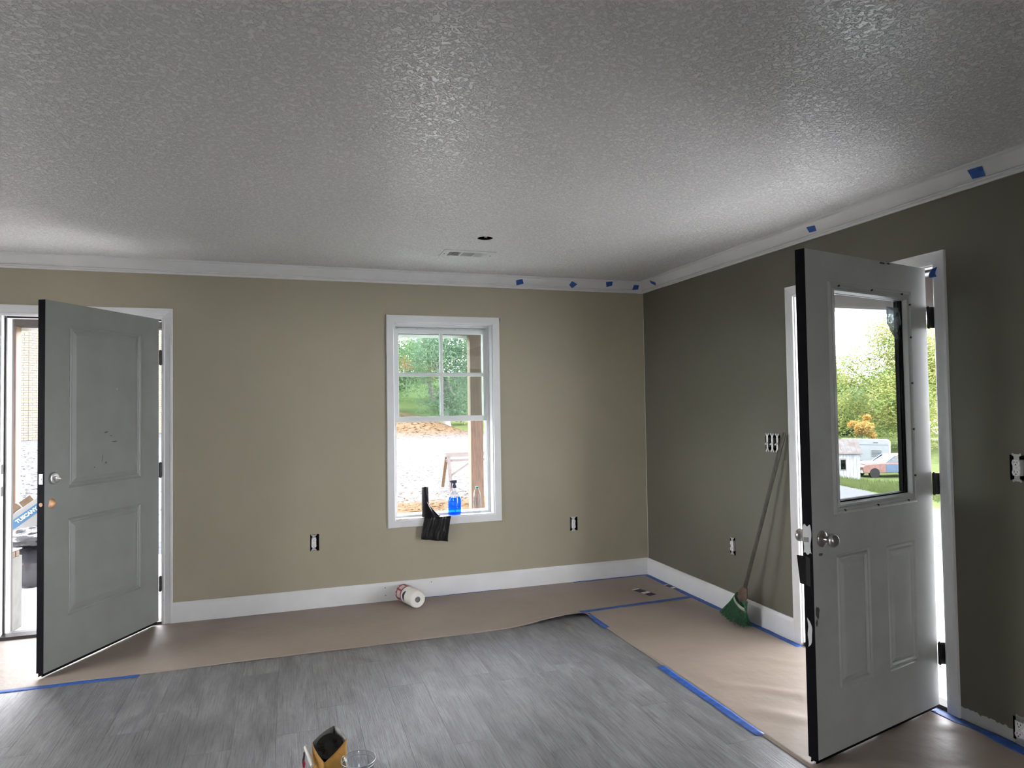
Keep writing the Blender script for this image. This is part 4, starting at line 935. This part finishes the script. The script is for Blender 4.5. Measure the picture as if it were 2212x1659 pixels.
def p2z(x, y):
    z = wz(x+7, y, .0022)
    z += .007*sm(-1.7, -2.4, y)*max(0, math.sin(x*9+y*14+3*mnoise.noise(Vector((x*3, y*3, 0)))))**2*sm(-.92, -.75, x)
    return z+.0008
mb = MB()
def f2(u_, v_):
    y = -.765-v_*3.9; x0_ = -.945+.008*math.sin(y*2.3)+.012*sm(-2.6, -3.2, y); x = x0_+(-.0175-x0_)*u_; return (x, y, p2z(x, y))
mb.grid(f2, 34, 150); mb.build('floor_paper', 'kraft_paper', smooth=True, fix=False, solid=.0004, label='brown kraft paper sheet taped along the green wall under the broom', cat='paper')
def ztop(x, y):
    z = .0006
    if y > P1Y-.03: z = max(z, p1z(x, y))
    if x > -.95 and y < -.765: z = max(z, p2z(x, y))
    return z+.0009
def tape(p, q, w, label, seed=0, group=None, jag=.004, side=0):
    p, q = Vector((*p, 0)), Vector((*q, 0)); d = (q-p); L = d.length; d.normalize(); n_ = Vector((-d.y, d.x, 0)); N = max(8, int(L/.03)); m_ = MB()
    def fn(u_, v_):
        e = jag*mnoise.noise(Vector((u_*L*9+seed*7, v_*3, seed))); pos = p+d*(L*u_)+n_*((v_-.5+side)*w+e)+d*(.012*mnoise.noise(Vector((v_*6, seed, u_*2)))*(u_ in (0., 1.)))
        return (pos.x, pos.y, ztop(pos.x, pos.y)+.0006*mnoise.noise(Vector((pos.x*30, pos.y*30, 0))))
    m_.grid(fn, N, 4); return m_.build('masking_tape', 'tape_blue', smooth=True, fix=False, solid=.0003, label=label, cat='tape', group=group)
tape((-4.95, -.93), (-3.668, -.948), .036, 'blue tape strip holding the kraft paper edge by the plain door', 1)
tape((-.972, -.772), (-.045, -.722), .046, 'blue tape strip joining the two kraft paper sheets', 2, jag=.007)
tape((-.940, -.815), (-.945, -1.135), .044, 'short blue tape strip at the corner of the second kraft sheet', 3)
tape((-.955, -1.815), (-.950, -2.642), .046, 'long blue tape strip along the kraft paper edge facing the green wall', 4)
tape((-.040, -.03), (-.040, -1.84), .044, 'blue tape strip along the foot of the baseboard behind the broom', 5, jag=.005)
tape((-.045, -2.70), (-.035, -4.6), .056, 'wide blue tape strip along the bare foot of the green wall', 6, jag=.005)
tape((-.70, -.030), (-.03, -.032), .026, 'thin blue tape strip at the baseboard near the room corner', 7)
tape((-2.05, -.022), (-1.30, -.022), .012, 'thin blue tape edge under the baseboard beside the paper roll', 8)
# printed marks on the paper: two labels
for a, b_, lab in (((1371, 1272), (1411, 1285), 'white and navy printed sticker lying on the kraft paper'), ((1437, 1263), (1466, 1274), 'small navy printed sticker at the paper edge by the green wall')):
    A_ = hit(*a, 'z', .004); B_ = hit(*b_, 'z', .004); c_ = (A_+B_)/2; st_ = empty('sticker', (c_[0], c_[1], .0), label=lab, cat='sticker')
    d = Vector((B_[0]-A_[0], B_[1]-A_[1], 0)); L = d.length; d.normalize(); n_ = Vector((-d.y, d.x, 0)); hw = .036 if a[0] < 1400 else .018
    for t0, t1, mm, zo, nm in ((0, 1, 'ink_navy', .0012, 'print'), (.0, .10, 'paper_white', .0020, 'white_band'), (.50, .70, 'paper_white', .0020, 'white_band')):
        m_ = MB(); m_.grid(lambda u_, v_: tuple(Vector((A_[0], A_[1], 0))+d*(L*(t0+(t1-t0)*u_))+n_*((v_-.5)*2*hw)+Vector((0, 0, ztop(A_[0]+d.x*L*(t0+(t1-t0)*u_)+n_.x*(v_-.5)*2*hw, A_[1]+d.y*L*(t0+(t1-t0)*u_)+n_.y*(v_-.5)*2*hw)+zo-.0009))), 4, 4); m_.build(nm, mm, st_, fix=False)

# blue tape tabs on the crown and the door casing
cd_ = Vector((0, .039, .052)).normalized()
def tab(px, py, wall, w, h, rot, seed, label, group=None):
    pl_n = Vector((0, -.052, .039)) if wall == 'b' else Vector((-.052, 0, .039)); pl_n = Vector((0, -.052, -.039)) if False else pl_n
    # chord plane of the cove: from (.0185, ZB+.026) to (.057, ZB+.078)
    p0 = Vector((0, -.0185, ZB+.026)) if wall == 'b' else Vector((-.0185, 0, ZB+.026)); e1 = Vector((0, -.0385, .052)).normalized() if wall == 'b' else Vector((-.0385, 0, .052)).normalized(); e2 = Vector((1, 0, 0)) if wall == 'b' else Vector((0, 1, 0))
    n_ = e1.cross(e2).normalized(); c = Vector(CAM); d = Vector(ray(px, py)); n_ = n_ if n_.dot(d) < 0 else -n_
    t = (p0-c).dot(n_)/d.dot(n_); P = c+d*t+n_*.0045; R_ = random.Random(seed); ca_, sa_ = math.cos(rot), math.sin(rot); a = e2*ca_+e1*sa_; b_ = e1*ca_-e2*sa_
    cr = [(-1+R_.uniform(-.1, .3), -1+R_.uniform(-.1, .3)), (1+R_.uniform(-.3, .1), -1+R_.uniform(-.1, .3)), (1+R_.uniform(-.2, .15), 1+R_.uniform(-.25, .1)), (-1+R_.uniform(-.1, .3), 1+R_.uniform(-.3, .1))]
    def fn(u_, v_):
        q = [cr[0][k]*(1-u_)*(1-v_)+cr[1][k]*u_*(1-v_)+cr[2][k]*u_*v_+cr[3][k]*(1-u_)*v_ for k in (0, 1)]
        return tuple(P+a*(q[0]*w*.64)+b_*(q[1]*h*.62)+n_*(.007*u_*u_*v_))
    m_ = MB(); m_.grid(fn, 5, 5); m_.build('tape_tab', 'tape_blue', fix=False, solid=.0003, label=label, cat='tape', group=group)
tab(1122, 609, 'b', .045, .040, .4, 1, 'small blue tape tab on the crown above the window corner')
tab(1236, 614, 'b', .045, .040, -.5, 2, 'small blue tape tab on the crown midway from window to room corner')
tab(1316, 613, 'b', .042, .040, .3, 3, 'small blue tape tab on the cream wall crown, second from the room corner')
tab(1373, 620, 'b', .045, .036, .1, 4, 'small blue tape tab on the cream wall crown beside the room corner')
tab(1412, 611, 'r', .045, .030, .6, 5, 'small blue tape tab on the green wall crown beside the room corner')
tab(1755, 494, 'r', .050, .032, .15, 6, 'small blue tape tab on the crown over the broom')
tab(2111, 371, 'r', .046, .040, .1, 7, 'square blue tape tab on the crown past the half glazed door')
P = Vector(hit(2016, 589, 'x', -.020)); m_ = MB(); m_.grid(lambda u_, v_: (P.x-.004-.010*math.sin(math.pi*u_)*v_, P.y-.020+.036*u_+.006*math.sin(4*v_), P.z-.022+.044*v_-.012*u_*v_), 6, 6); m_.build('tape_tab', 'tape_blue', fix=False, solid=.0004, label='curled blue tape tab on the casing of the half glazed door', cat='tape')
P = Vector(hit(1078, 692, 'y', -.006)); m_ = MB(); m_.grid(lambda u_, v_: (P.x-.004+.008*u_, P.y-.002-.010*v_*u_, P.z-.015+.03*v_), 3, 4); m_.build('tape_tab', 'tape_blue', fix=False, solid=.0004, label='tiny dark blue tape tab at the window casing corner', cat='tape')

# ------------------------------------------------------------------ outlets and switches without cover plates
def wall_T(wall, u, z): return (lambda a, b_, d: (u+a, -d, z+b_)) if wall == 'b' else (lambda a, b_, d: (-d, u-a, z+b_))     # a to the viewer's right, d into the room
def boxpart(root, T, hole, ucen, wall, z):
    a0, a1 = (hole[0]-ucen, hole[1]-ucen) if wall == 'b' else (ucen-hole[1], ucen-hole[0]); b0, b1 = hole[2]-z, hole[3]-z; D = -.06; m_ = MB()
    for q in ([(a0, b0, 0), (a1, b0, 0), (a1, b0, D), (a0, b0, D)], [(a0, b1, 0), (a1, b1, 0), (a1, b1, D), (a0, b1, D)], [(a0, b0, 0), (a0, b1, 0), (a0, b1, D), (a0, b0, D)], [(a1, b0, 0), (a1, b1, 0), (a1, b1, D), (a1, b0, D)], [(a0, b0, D), (a1, b0, D), (a1, b1, D), (a0, b1, D)]):
        m_.add([T(*p) for p in q], [(0, 1, 2, 3)])
    bm_merge(m_); return m_.build('wall_box', 'box_dark', root, solid=.001)
def tb_(m_, T, a0, a1, b0, b1, d0, d1): m_.box(T(a0, b0, d0), T(a1, b1, d1))
def duplex(wall, hole, du, label, tilt=0.):
    u = (hole[0]+hole[1])/2; z = (hole[2]+hole[3])/2; root = empty('outlet', (u, 0, z) if wall == 'b' else (0, u, z), label=label, cat='outlet', group='bare outlets without cover plates'); T0 = wall_T(wall, u, z)
    boxpart(root, T0, hole, u, wall, z); T = lambda a, b_, d: T0(a+du+tilt*b_, b_, d)
    m_ = MB(); tb_(m_, T, -.011, .011, -.053, .053, .0012, .0028)
    for s_ in (-1, 1):
        tb_(m_, T, -.014, .014, s_*.047, s_*.0565, .001, .0030); tb_(m_, T, -.019, -.012, s_*.050, s_*.060, .001, .0028); tb_(m_, T, .012, .019, s_*.050, s_*.060, .001, .0028)
    yk = m_.build('yoke', 'galvanised', root)
    m_ = MB(); tb_(m_, T, -.016, .016, -.033, .033, -.03, .0045); m_.build('body', 'outlet_white', root)
    for s_ in (-1, 1):
        m_ = MB(); n_ = 20; pr = []
        for k_ in range(n_):
            a = 2*math.pi*k_/n_; x = .0172*math.cos(a); y = max(-.0135, min(.0135, .0172*math.sin(a))); pr.append((x, y))
        m_.extrude([[T(x, y+s_*.0195, d) for x, y in pr] for d in (.003, .0085)], None); fc = m_.build('receptacle', 'outlet_white', root, bevel=.0012)
        m_ = MB(); tb_(m_, T, -.0072, -.0052, s_*.0195+.000, s_*.0195+.008, .0084, .0090); tb_(m_, T, .0052, .0072, s_*.0195+.000, s_*.0195+.007, .0084, .0090); m_.build('slot', 'slot_black', fc)
        m_ = MB(); c = T(0, s_*.0195-.0065, .0084); nrm = Vector(T(0, 0, 1))-Vector(T(0, 0, 0)); m_.lathe([(.0026, 0), (.0026, .0007)], c, nrm, 10); m_.build('ground_hole', 'slot_black', fc)
    nrm = Vector(T(0, 0, 1))-Vector(T(0, 0, 0)); m_ = MB()
    m_.lathe([(.003, 0), (.0028, .002)], T(0, 0, .0044), nrm, 10); m_.build('screw', 'steel', root)
    return root
duplex('b', OUT_B[0], -.006, 'white outlet without cover plate on the cream wall near the plain door')
duplex('b', OUT_B[1], -.004, 'white outlet without cover plate on the cream wall near the room corner')
duplex('r', OUT_R[0], -.003, 'white outlet without cover plate on the green wall beside the broom')
duplex('r', OUT_R[2], -.004, 'white outlet without cover plate high on the green wall past the half glazed door')
duplex('r', OUT_R[3], -.004, 'white outlet without cover plate low at the bare foot of the green wall', tilt=.08)
hole = OUT_R[1]; u = (hole[0]+hole[1])/2; z = (hole[2]+hole[3])/2; T0 = wall_T('r', u, z)
sw = empty('light_switch', (0, u, z), label='three gang toggle switch without cover plate above the broom', cat='switch'); boxpart(sw, T0, hole, u, 'r', z)
for k_ in range(3):
    T = lambda a, b_, d, o_=(-.046+.046*k_): T0(a+o_-.004, b_, d); m_ = MB()
    tb_(m_, T, -.0075, .0075, -.045, .045, .0015, .003)
    for s_ in (-1, 1):
        for q in (-1, 1):
            m_.obox(T(q*.0085, s_*.049, .0022), (Vector(T(q*.5, s_*1., 0))-Vector(T(0, 0, 0)), Vector(T(0, 0, 1))-Vector(T(0, 0, 0)), Vector(T(1., -q*s_*.5, 0))-Vector(T(0, 0, 0))), (.010, .0009, .0042))
    yk = m_.build('yoke', 'galvanised', sw)
    m_ = MB(); tb_(m_, T, -.010, .010, -.030, .030, -.03, -.003); m_.build('body', 'core_grey', sw)
    m_ = MB(); m_.obox(T(0, -.006, .011), (Vector(T(0, -.7, 1))-Vector(T(0, 0, 0)), Vector(T(1, 0, 0))-Vector(T(0, 0, 0)), Vector(T(0, 1, .7))-Vector(T(0, 0, 0))), (.010, .0042, .0035)); m_.build('toggle', 'outlet_white', sw, bevel=.001)

# ------------------------------------------------------------------ ceiling register and round fixture hole
vx0, vx1, vy0, vy1 = VENT; vt = empty('ceiling_vent', ((vx0+vx1)/2, (vy0+vy1)/2, ZC), label='white three way register set in the ceiling', cat='vent')
m_ = MB(); slab_with_holes(m_, lambda x, y, d: (x, y, ZC-d), vx0, vx1, vy0, vy1, 0.0003, .006, [(vx0+.045+k_*.092, vx0+.045+k_*.092+.080, vy0+.04, vy1-.04) for k_ in range(3)]); m_.build('frame', 'vinyl_white', vt, bevel=.002)
m_ = MB(); m_.box((vh[0]+.001, vh[2]+.001, ZC+.05), (vh[1]-.001, vh[3]-.001, ZC+.055)); m_.build('duct', 'box_dark', vt)
for k_ in range(3):
    xa = vx0+.045+k_*.092; xb = xa+.080
    for j in range(7):
        m_ = MB()
        if k_ == 1: y = vy0+.046+j*.0155; m_.obox(((xa+xb)/2, y, ZC-.001), ((1, 0, 0), (0, 1, .7), (0, -.7, 1)), (.040, .009, .0008))
        else: x = xa+.006+j*.0113; s_ = 1 if k_ == 0 else -1; m_.obox((x, (vy0+vy1)/2, ZC-.001), ((0, 1, 0), (1, 0, s_*1.0), (-s_*1.0, 0, 1)), ((vy1-vy0)/2-.04, .007, .0008))
        m_.build('louvre', 'vinyl_white', vt)
for x in (vx0+.018, vx1-.018): m_ = MB(); m_.lathe([(.004, 0), (.004, .002)], (x, (vy0+vy1)/2, ZC-.0062), (0, 0, -1), 10); m_.build('screw', 'screw_dark', vt)
lb = empty('fixture_box', (HOLE[0], HOLE[1], ZC+.012), label='dark round fixture hole with loose wires in the ceiling', cat='fixture hole')
m_ = MB(); m_.lathe([(HOLE[2]*1.03, -.0112), (HOLE[2]*1.3, -.010), (HOLE[2]*1.3, .09)], (HOLE[0], HOLE[1], ZC+.015), n=24, cap=False); m_.lathe([(HOLE[2]*1.3, 0), (.001, 0)], (HOLE[0], HOLE[1], ZC+.105), n=24, cap=False); m_.build('box', 'box_dark', lb)
for k_, (a, b_) in enumerate((((-.02, .0), (.012, -.02)), ((.005, .02), (-.008, -.025)), ((.02, .01), (.0, -.01)))):
    m_ = MB(); m_.tube([(HOLE[0]+a[0], HOLE[1]+a[1], ZC+.09), (HOLE[0]+a[0]*.6, HOLE[1]+a[1]*.6, ZC+.03), (HOLE[0]+(a[0]+b_[0])/2, HOLE[1]+(a[1]+b_[1])/2, ZC+.004), (HOLE[0]+b_[0], HOLE[1]+b_[1], ZC+.012), (HOLE[0]+b_[0]*1.2, HOLE[1]+b_[1]*1.2, ZC+.05)], .0022, 6); m_.build('wire', 'white_plastic', lb, smooth=True)

# ------------------------------------------------------------------ broom
top = Vector((-.034, -1.750, 1.252)); neck = Vector((-.125, -1.447, .235)); ax = (neck-top).normalized()
bro = empty('broom', (-.14, -1.36, .004), label='green bristle broom with wooden handle leaning on the olive green wall', cat='broom')
m_ = MB(); m_.tube([top, top+(neck-top)*.03, neck-ax*.02, neck+ax*.03], [.009, .0125, .0125, .0135], 14); m_.build('handle', 'broom_handle', bro, smooth=True)
bot = Vector((-.130, -1.345, .016)); hx = (bot-neck).normalized(); wv = Vector((.12, 1, .0)); wv = (wv-hx*wv.dot(hx)).normalized(); tv = hx.cross(wv).normalized()
def hd(t, w, th): return neck+(bot-neck)*t+wv*w+tv*th
m_ = MB(); st_ = []
for t, hw, ht in ((-.12, .016, .014), (-.02, .030, .017), (.04, .044, .019), (.26, .050, .022)):
    st_.append([hd(t, hw*math.cos(a)*(1.0), ht*math.sin(a)) for a in [2*math.pi*k_/16 for k_ in range(16)]])
m_.extrude(st_, None); m_.build('cap', 'broom_cap', bro, smooth=True)
m_ = MB()
for i in range(620):
    a = rnd.uniform(-1, 1); b_ = rnd.uniform(-1, 1); s0 = hd(.20, a*.047, b_*.018)
    e = Vector((-.122+.006*a, -1.338+.132*a, .012+.018*max(0, a)**2))+Vector((-b_*.036, rnd.gauss(0, .004), rnd.uniform(-.002, .016))); e.z = max(e.z, .0065+rnd.random()*.004)
    md = s0+(e-s0)*.5+wv*(a*.010)+tv*(b_*.006)+Vector((rnd.gauss(0, .002), rnd.gauss(0, .002), 0)); m_.tube([s0, md, e], [.0018, .0017, .0014], 4)
m_.build('bristles', 'bristle_green', bro, fix=False, kind='stuff')
m_ = MB(); st_ = []
for t in (.34, .43): st_.append([hd(t, (.0605+.10*(t-.34))*math.cos(a)*1.05, .0285*math.sin(a)) for a in [2*math.pi*k_/20 for k_ in range(20)]])
m_.extrude(st_, None, cap=False); m_.build('band', 'broom_band', bro, smooth=True, solid=.001)
m_ = MB(); m_.tube([hd(.47, -.066, 0), hd(.40, -.09, -.01), hd(.30, -.10, -.012)], .0007, 4); m_.build('loose_thread', 'broom_band', bro)

# ------------------------------------------------------------------ paper towel roll
R0 = .060; A_ = Vector((-2.012, -.275, R0+.004)); Bk = Vector((-2.085, -.028, R0+.004)); rd = (Bk-A_); rd.z = 0; rd.normalize(); Lr = .245
tr = empty('paper_towel_roll', (A_.x, A_.y+.12, .004), label='white paper towel roll in red wrapper lying against the baseboard', cat='paper towel')
m_ = MB(); m_.lathe([(.020, .004), (.0205, 0), (R0-.006, -.002), (R0, .005), (R0+.0005, Lr*.5), (R0, Lr-.004), (R0-.006, Lr)], A_, rd, 32); m_.build('roll', 'towel_white', tr, smooth=True)
m_ = MB(); m_.lathe([(.0205, -.001), (.0185, -.001), (.0185, .003), (.001, .0032)], A_, rd, 20, cap=False); m_.build('core', 'core_grey', tr)
m_ = MB(); m_.lathe([(R0+.0012, Lr*.62), (R0+.0014, Lr*.9), (R0+.0010, Lr*.985)], A_, rd, 32, cap=False); wr = m_.build('wrapper', 'wrapper_red', tr, smooth=True)
m_ = MB()
for f0, f1_, a0, a1 in ((.68, .88, .2, 1.5), (.68, .88, 1.75, 2.4), (.68, .88, 2.6, 3.4), (.68, .88, 3.7, 5.8), (.94, .985, 0, 6.283)):
    up_ = Vector((0, 0, 1)); sd = rd.cross(up_).normalized()
    m_.grid(lambda u_, v_: tuple(A_+rd*(Lr*(f0+(f1_-f0)*v_))+(sd*math.cos(a0+(a1-a0)*u_)+up_*math.sin(a0+(a1-a0)*u_))*(R0+.0020)), 14, 2)
m_.build('print', 'wrapper_pale', wr, fix=False)
m_ = MB(); sd = rd.cross(Vector((0, 0, 1))).normalized()
m_.grid(lambda u_, v_: tuple(A_+rd*(Lr*(.40+.13*v_*math.sin(math.pi*min(1, .15+u_*.85))))+(sd*math.cos(2.35+1.35*u_)+Vector((0, 0, 1))*math.sin(2.35+1.35*u_))*(R0+.0014)), 16, 4); m_.build('tear', 'ink_navy', tr, fix=False)

# ------------------------------------------------------------------ things on the window sill
ZS = WN[2]+.0005
br_c = Vector((-1.890, .035, ZS))
bgr = empty('trash_bag_roll', tuple(br_c), label='black trash bag roll standing on the sill with one bag hanging down', cat='trash bags')
m_ = MB(); m_.lathe([(.010, .222), (.012, .226), (.025, .228), (.027, .222), (.0275, .10), (.027, .003), (.024, 0)], br_c, n=24); m_.build('roll', 'bag_black', bgr, smooth=True)
def drape(u_, v_):
    # from the roll's side over the casing edge and down the wall below
    xa = -1.925+.035*sm(0, .35, v_)*0; 
    w0 = .030; w1 = .205
    k = sm(.0, .55, v_); w = w0+(w1-w0)*k
    left = -1.905-.035*sm(.35, 1, v_); x = left+w*u_
    top_z = ZS+.212*(1-.55*u_**.8*sm(0, .3, .3))
    zz = [(0, .215), (.22, .13), (.45, .035), (.55, .004), (.62, -.02), (1, -.155-.03*u_)]
    for (v0, z0_), (v1, z1_) in zip(zz, zz[1:]):
        if v_ <= v1: z = z0_+(z1_-z0_)*(v_-v0)/(v1-v0); break
    z -= (.10*u_*(1-sm(.35, .6, v_)))*sm(0, .2, v_+.1)
    y = .006-.05*sm(.1, .62, v_)+.007*math.sin(u_*14+v_*3)*sm(.05, .5, v_)+.004*mnoise.noise(Vector((u_*6, v_*5, 0)))
    y = min(y, -.030+.006*math.sin(u_*14+v_*2)) if v_ > .56 else y
    return (x, y, max(ZS+.004, ZS+z) if v_ < .55 else ZS+z)
m_ = MB(); m_.grid(drape, 26, 40); m_.build('hanging_bag', 'bag_black', bgr, smooth=True, fix=False, solid=.0008)
# spray bottle
sc_ = Vector((-1.658, .045, ZS)); sb = empty('spray_bottle', tuple(sc_), label='clear spray bottle with bright blue liquid on the sill', cat='spray bottle')
pr = [(.050, .001), (.054, .008), (.054, .10), (.052, .125), (.044, .148), (.030, .168), (.018, .190), (.013, .205), (.013, .222)]
m_ = MB(); m_.lathe(pr, sc_, n=28, sx=1, sy=.62, xdir=(1, 0, 0)); m_.build('bottle', 'plastic_clear', sb, smooth=True)
m_ = MB(); m_.lathe([(.0485, .003), (.0525, .009), (.0525, .10), (.0505, .120), (.046, .135)], sc_, n=28, sx=1, sy=.6, xdir=(1, 0, 0)); m_.build('liquid', 'liquid_blue_clear', sb, smooth=True)
m_ = MB(); m_.lathe([(.0155, .206), (.0155, .228), (.010, .232), (.010, .245)], sc_, n=18); m_.obox(sc_+Vector((-.006, 0, .256)), ((1, 0, .0), (0, 1, 0), (0, 0, 1)), (.024, .011, .012)); m_.obox(sc_+Vector((-.033, 0, .260)), ((1, 0, 0), (0, 1, 0), (0, 0, 1)), (.006, .006, .006)); hd_ = m_.build('spray_head', 'spray_head', sb, bevel=.003)
m_ = MB(); m_.tube([sc_+Vector((-.018, 0, .245)), sc_+Vector((-.026, 0, .225)), sc_+Vector((-.024, 0, .205))], [.005, .0045, .003], 8); m_.build('trigger', 'spray_head', hd_, smooth=True)
m_ = MB(); m_.tube([sc_+Vector((0, 0, .205)), sc_+Vector((.004, 0, .02))], .002, 6); m_.build('dip_tube', 'white_plastic', sb)
# water bottle
wc = Vector((-1.474, .055, ZS)); wb = empty('water_bottle', tuple(wc), label='clear plastic water bottle with green cap on the sill', cat='bottle')
m_ = MB(); m_.lathe([(.024, .001), (.030, .004), (.032, .012), (.030, .03), (.032, .04), (.032, .10), (.0315, .13), (.028, .155), (.020, .175), (.0135, .188), (.0125, .196)], wc, n=26); m_.build('bottle', 'plastic_clear', wb, smooth=True)
m_ = MB(); m_.lathe([(.0145, .194), (.0145, .206), (.013, .2075)], wc, n=20); m_.build('cap', 'cap_green', wb, smooth=True)
m_ = MB(); m_.lathe([(.0325, .055), (.0325, .115)], wc, n=26, cap=False); m_.build('label', 'plastic_clear', wb, smooth=True)

# ------------------------------------------------------------------ clutter in the foreground
Fc = hit(713, 1646, 'z', .10); cx_, cy_ = Fc[0]+.0, Fc[1]+.066
pk = empty('yellow_carton', (cx_, cy_, .0005), label='open yellow card box with a round glossy black lid inside', cat='box')
vd = Vector((FWD[0], FWD[1], 0)).normalized(); vr = Vector((vd.y, -vd.x, 0)); c0 = Vector((cx_, cy_, 0))
cor = {'f': c0-vd*.066+vr*.0, 'r': c0+vr*.066+vd*.01, 'b': c0+vd*.062+vr*.004, 'l': c0-vr*.066+vd*.004}; zt_ = {'f': .098, 'r': .150, 'b': .178, 'l': .140}
for a, b_, mm in (('f', 'r', 'yellow_card'), ('f', 'l', 'yellow_card'), ('b', 'r', 'grey_card'), ('b', 'l', 'grey_card')):
    m_ = MB(); m_.grid(lambda u_, v_: tuple((cor[a]*(1-u_)+cor[b_]*u_)+(c0-(cor[a]*(1-u_)+cor[b_]*u_))*(.06*math.sin(math.pi*u_))*v_*-1+Vector((0, 0, .001+((zt_[a]*(1-u_)+zt_[b_]*u_)+.006*math.sin(math.pi*u_)*(1 if a == 'b' else -.6))*v_))), 10, 8); m_.build('side_wall', mm, pk, smooth=True, fix=False, solid=.0015)
tdir = (Vector((0, 0, 1))*.80-vd*.60).normalized(); lc = c0+Vector((0, 0, .124))+vd*.004
m_ = MB(); m_.lathe([(.046, -.07), (.052, -.02), (.053, 0), (.050, .007), (.034, .005), (.010, .008), (.001, .008)], lc, tdir, 32); m_.build('black_lid', 'plastic_black', pk, smooth=True)
m_ = MB()
for k_ in range(40):
    a = 2*math.pi*k_/40+rnd.uniform(-.05, .05); u_ = tdir.orthogonal().normalized(); w_ = tdir.cross(u_); d_ = u_*math.cos(a)+w_*math.sin(a); m_.tube([lc+tdir*.0065+d_*rnd.uniform(.012, .02), lc+tdir*.0075+d_*rnd.uniform(.03, .044)], .0009, 4)
m_.build('ribs', 'plastic_black', pk, fix=False, kind='stuff')
# white tube leaning on the box
A_ = Vector(hit(660, 1612, 'z', .125)); B_ = Vector(hit(676, 1654, 'z', .075)); m_ = MB(); dr = (B_-A_).normalized(); m_.lathe([(.0075, 0), (.0085, .002), (.0085, (B_-A_).length*.55), (.0095, (B_-A_).length*.56), (.0095, (B_-A_).length), (.0075, (B_-A_).length), (.0075, (B_-A_).length-.004)], A_, dr, 16)
m_.tube([B_-dr*.01, Vector((B_.x-.004, B_.y-.006, .006))], [.004, .004], 8); m_.build('white_tube', 'white_plastic', smooth=True, label='white plastic tube leaning against the yellow box', cat='tube')
A_ = Vector(hit(657, 1625, 'z', .06)); B_ = Vector(hit(655, 1643, 'z', .03)); m_ = MB(); m_.tube([A_, (A_+B_)/2+Vector((.002, 0, .002)), B_], [.003, .004, .0045], 8, mi=0); m_.tube([B_, Vector((B_.x+.003, B_.y-.003, .018)), Vector((B_.x+.002, B_.y-.004, .0045))], [.0048, .0065, .004], 8, mi=1); m_.build('small_brush', ['screw_dark', 'red_plastic'], smooth=True, label='small dark and red handled tool beside the white tube', cat='tool')
# clear round tub with something blue
cc_ = hit(774, 1640, 'z', .090); tc_ = Vector((cc_[0], cc_[1], .0006)); ct = empty('clear_tub', tuple(tc_), label='round clear plastic tub with a blue thing inside', cat='tub')
m_ = MB(); m_.lathe([(.048, 0), (.052, .004), (.058, .066), (.061, .074), (.064, .078), (.066, .088), (.0675, .091), (.064, .092), (.0615, .079), (.056, .066), (.050, .005), (.001, .003)], tc_, n=40, cap=False); m_.build('tub', 'plastic_clear', ct, smooth=True)
m_ = MB()
for r_, z_ in ((.0665, .091), (.062, .077)): m_.tube([(tc_.x+r_*math.cos(2*math.pi*k_/40), tc_.y+r_*math.sin(2*math.pi*k_/40), tc_.z+z_) for k_ in range(41)], .0011, 6, cap=False)
m_.build('rim_highlight', 'galvanised', ct, smooth=True)  # grey rings drawn in for the highlight lines around the clear tub's edge
blob((tc_.x, tc_.y+.004, .009), (.036, .036, .016), 0, 9, n=10).build('blue_lump', 'blue_stuff', ct, smooth=True, fix=False)
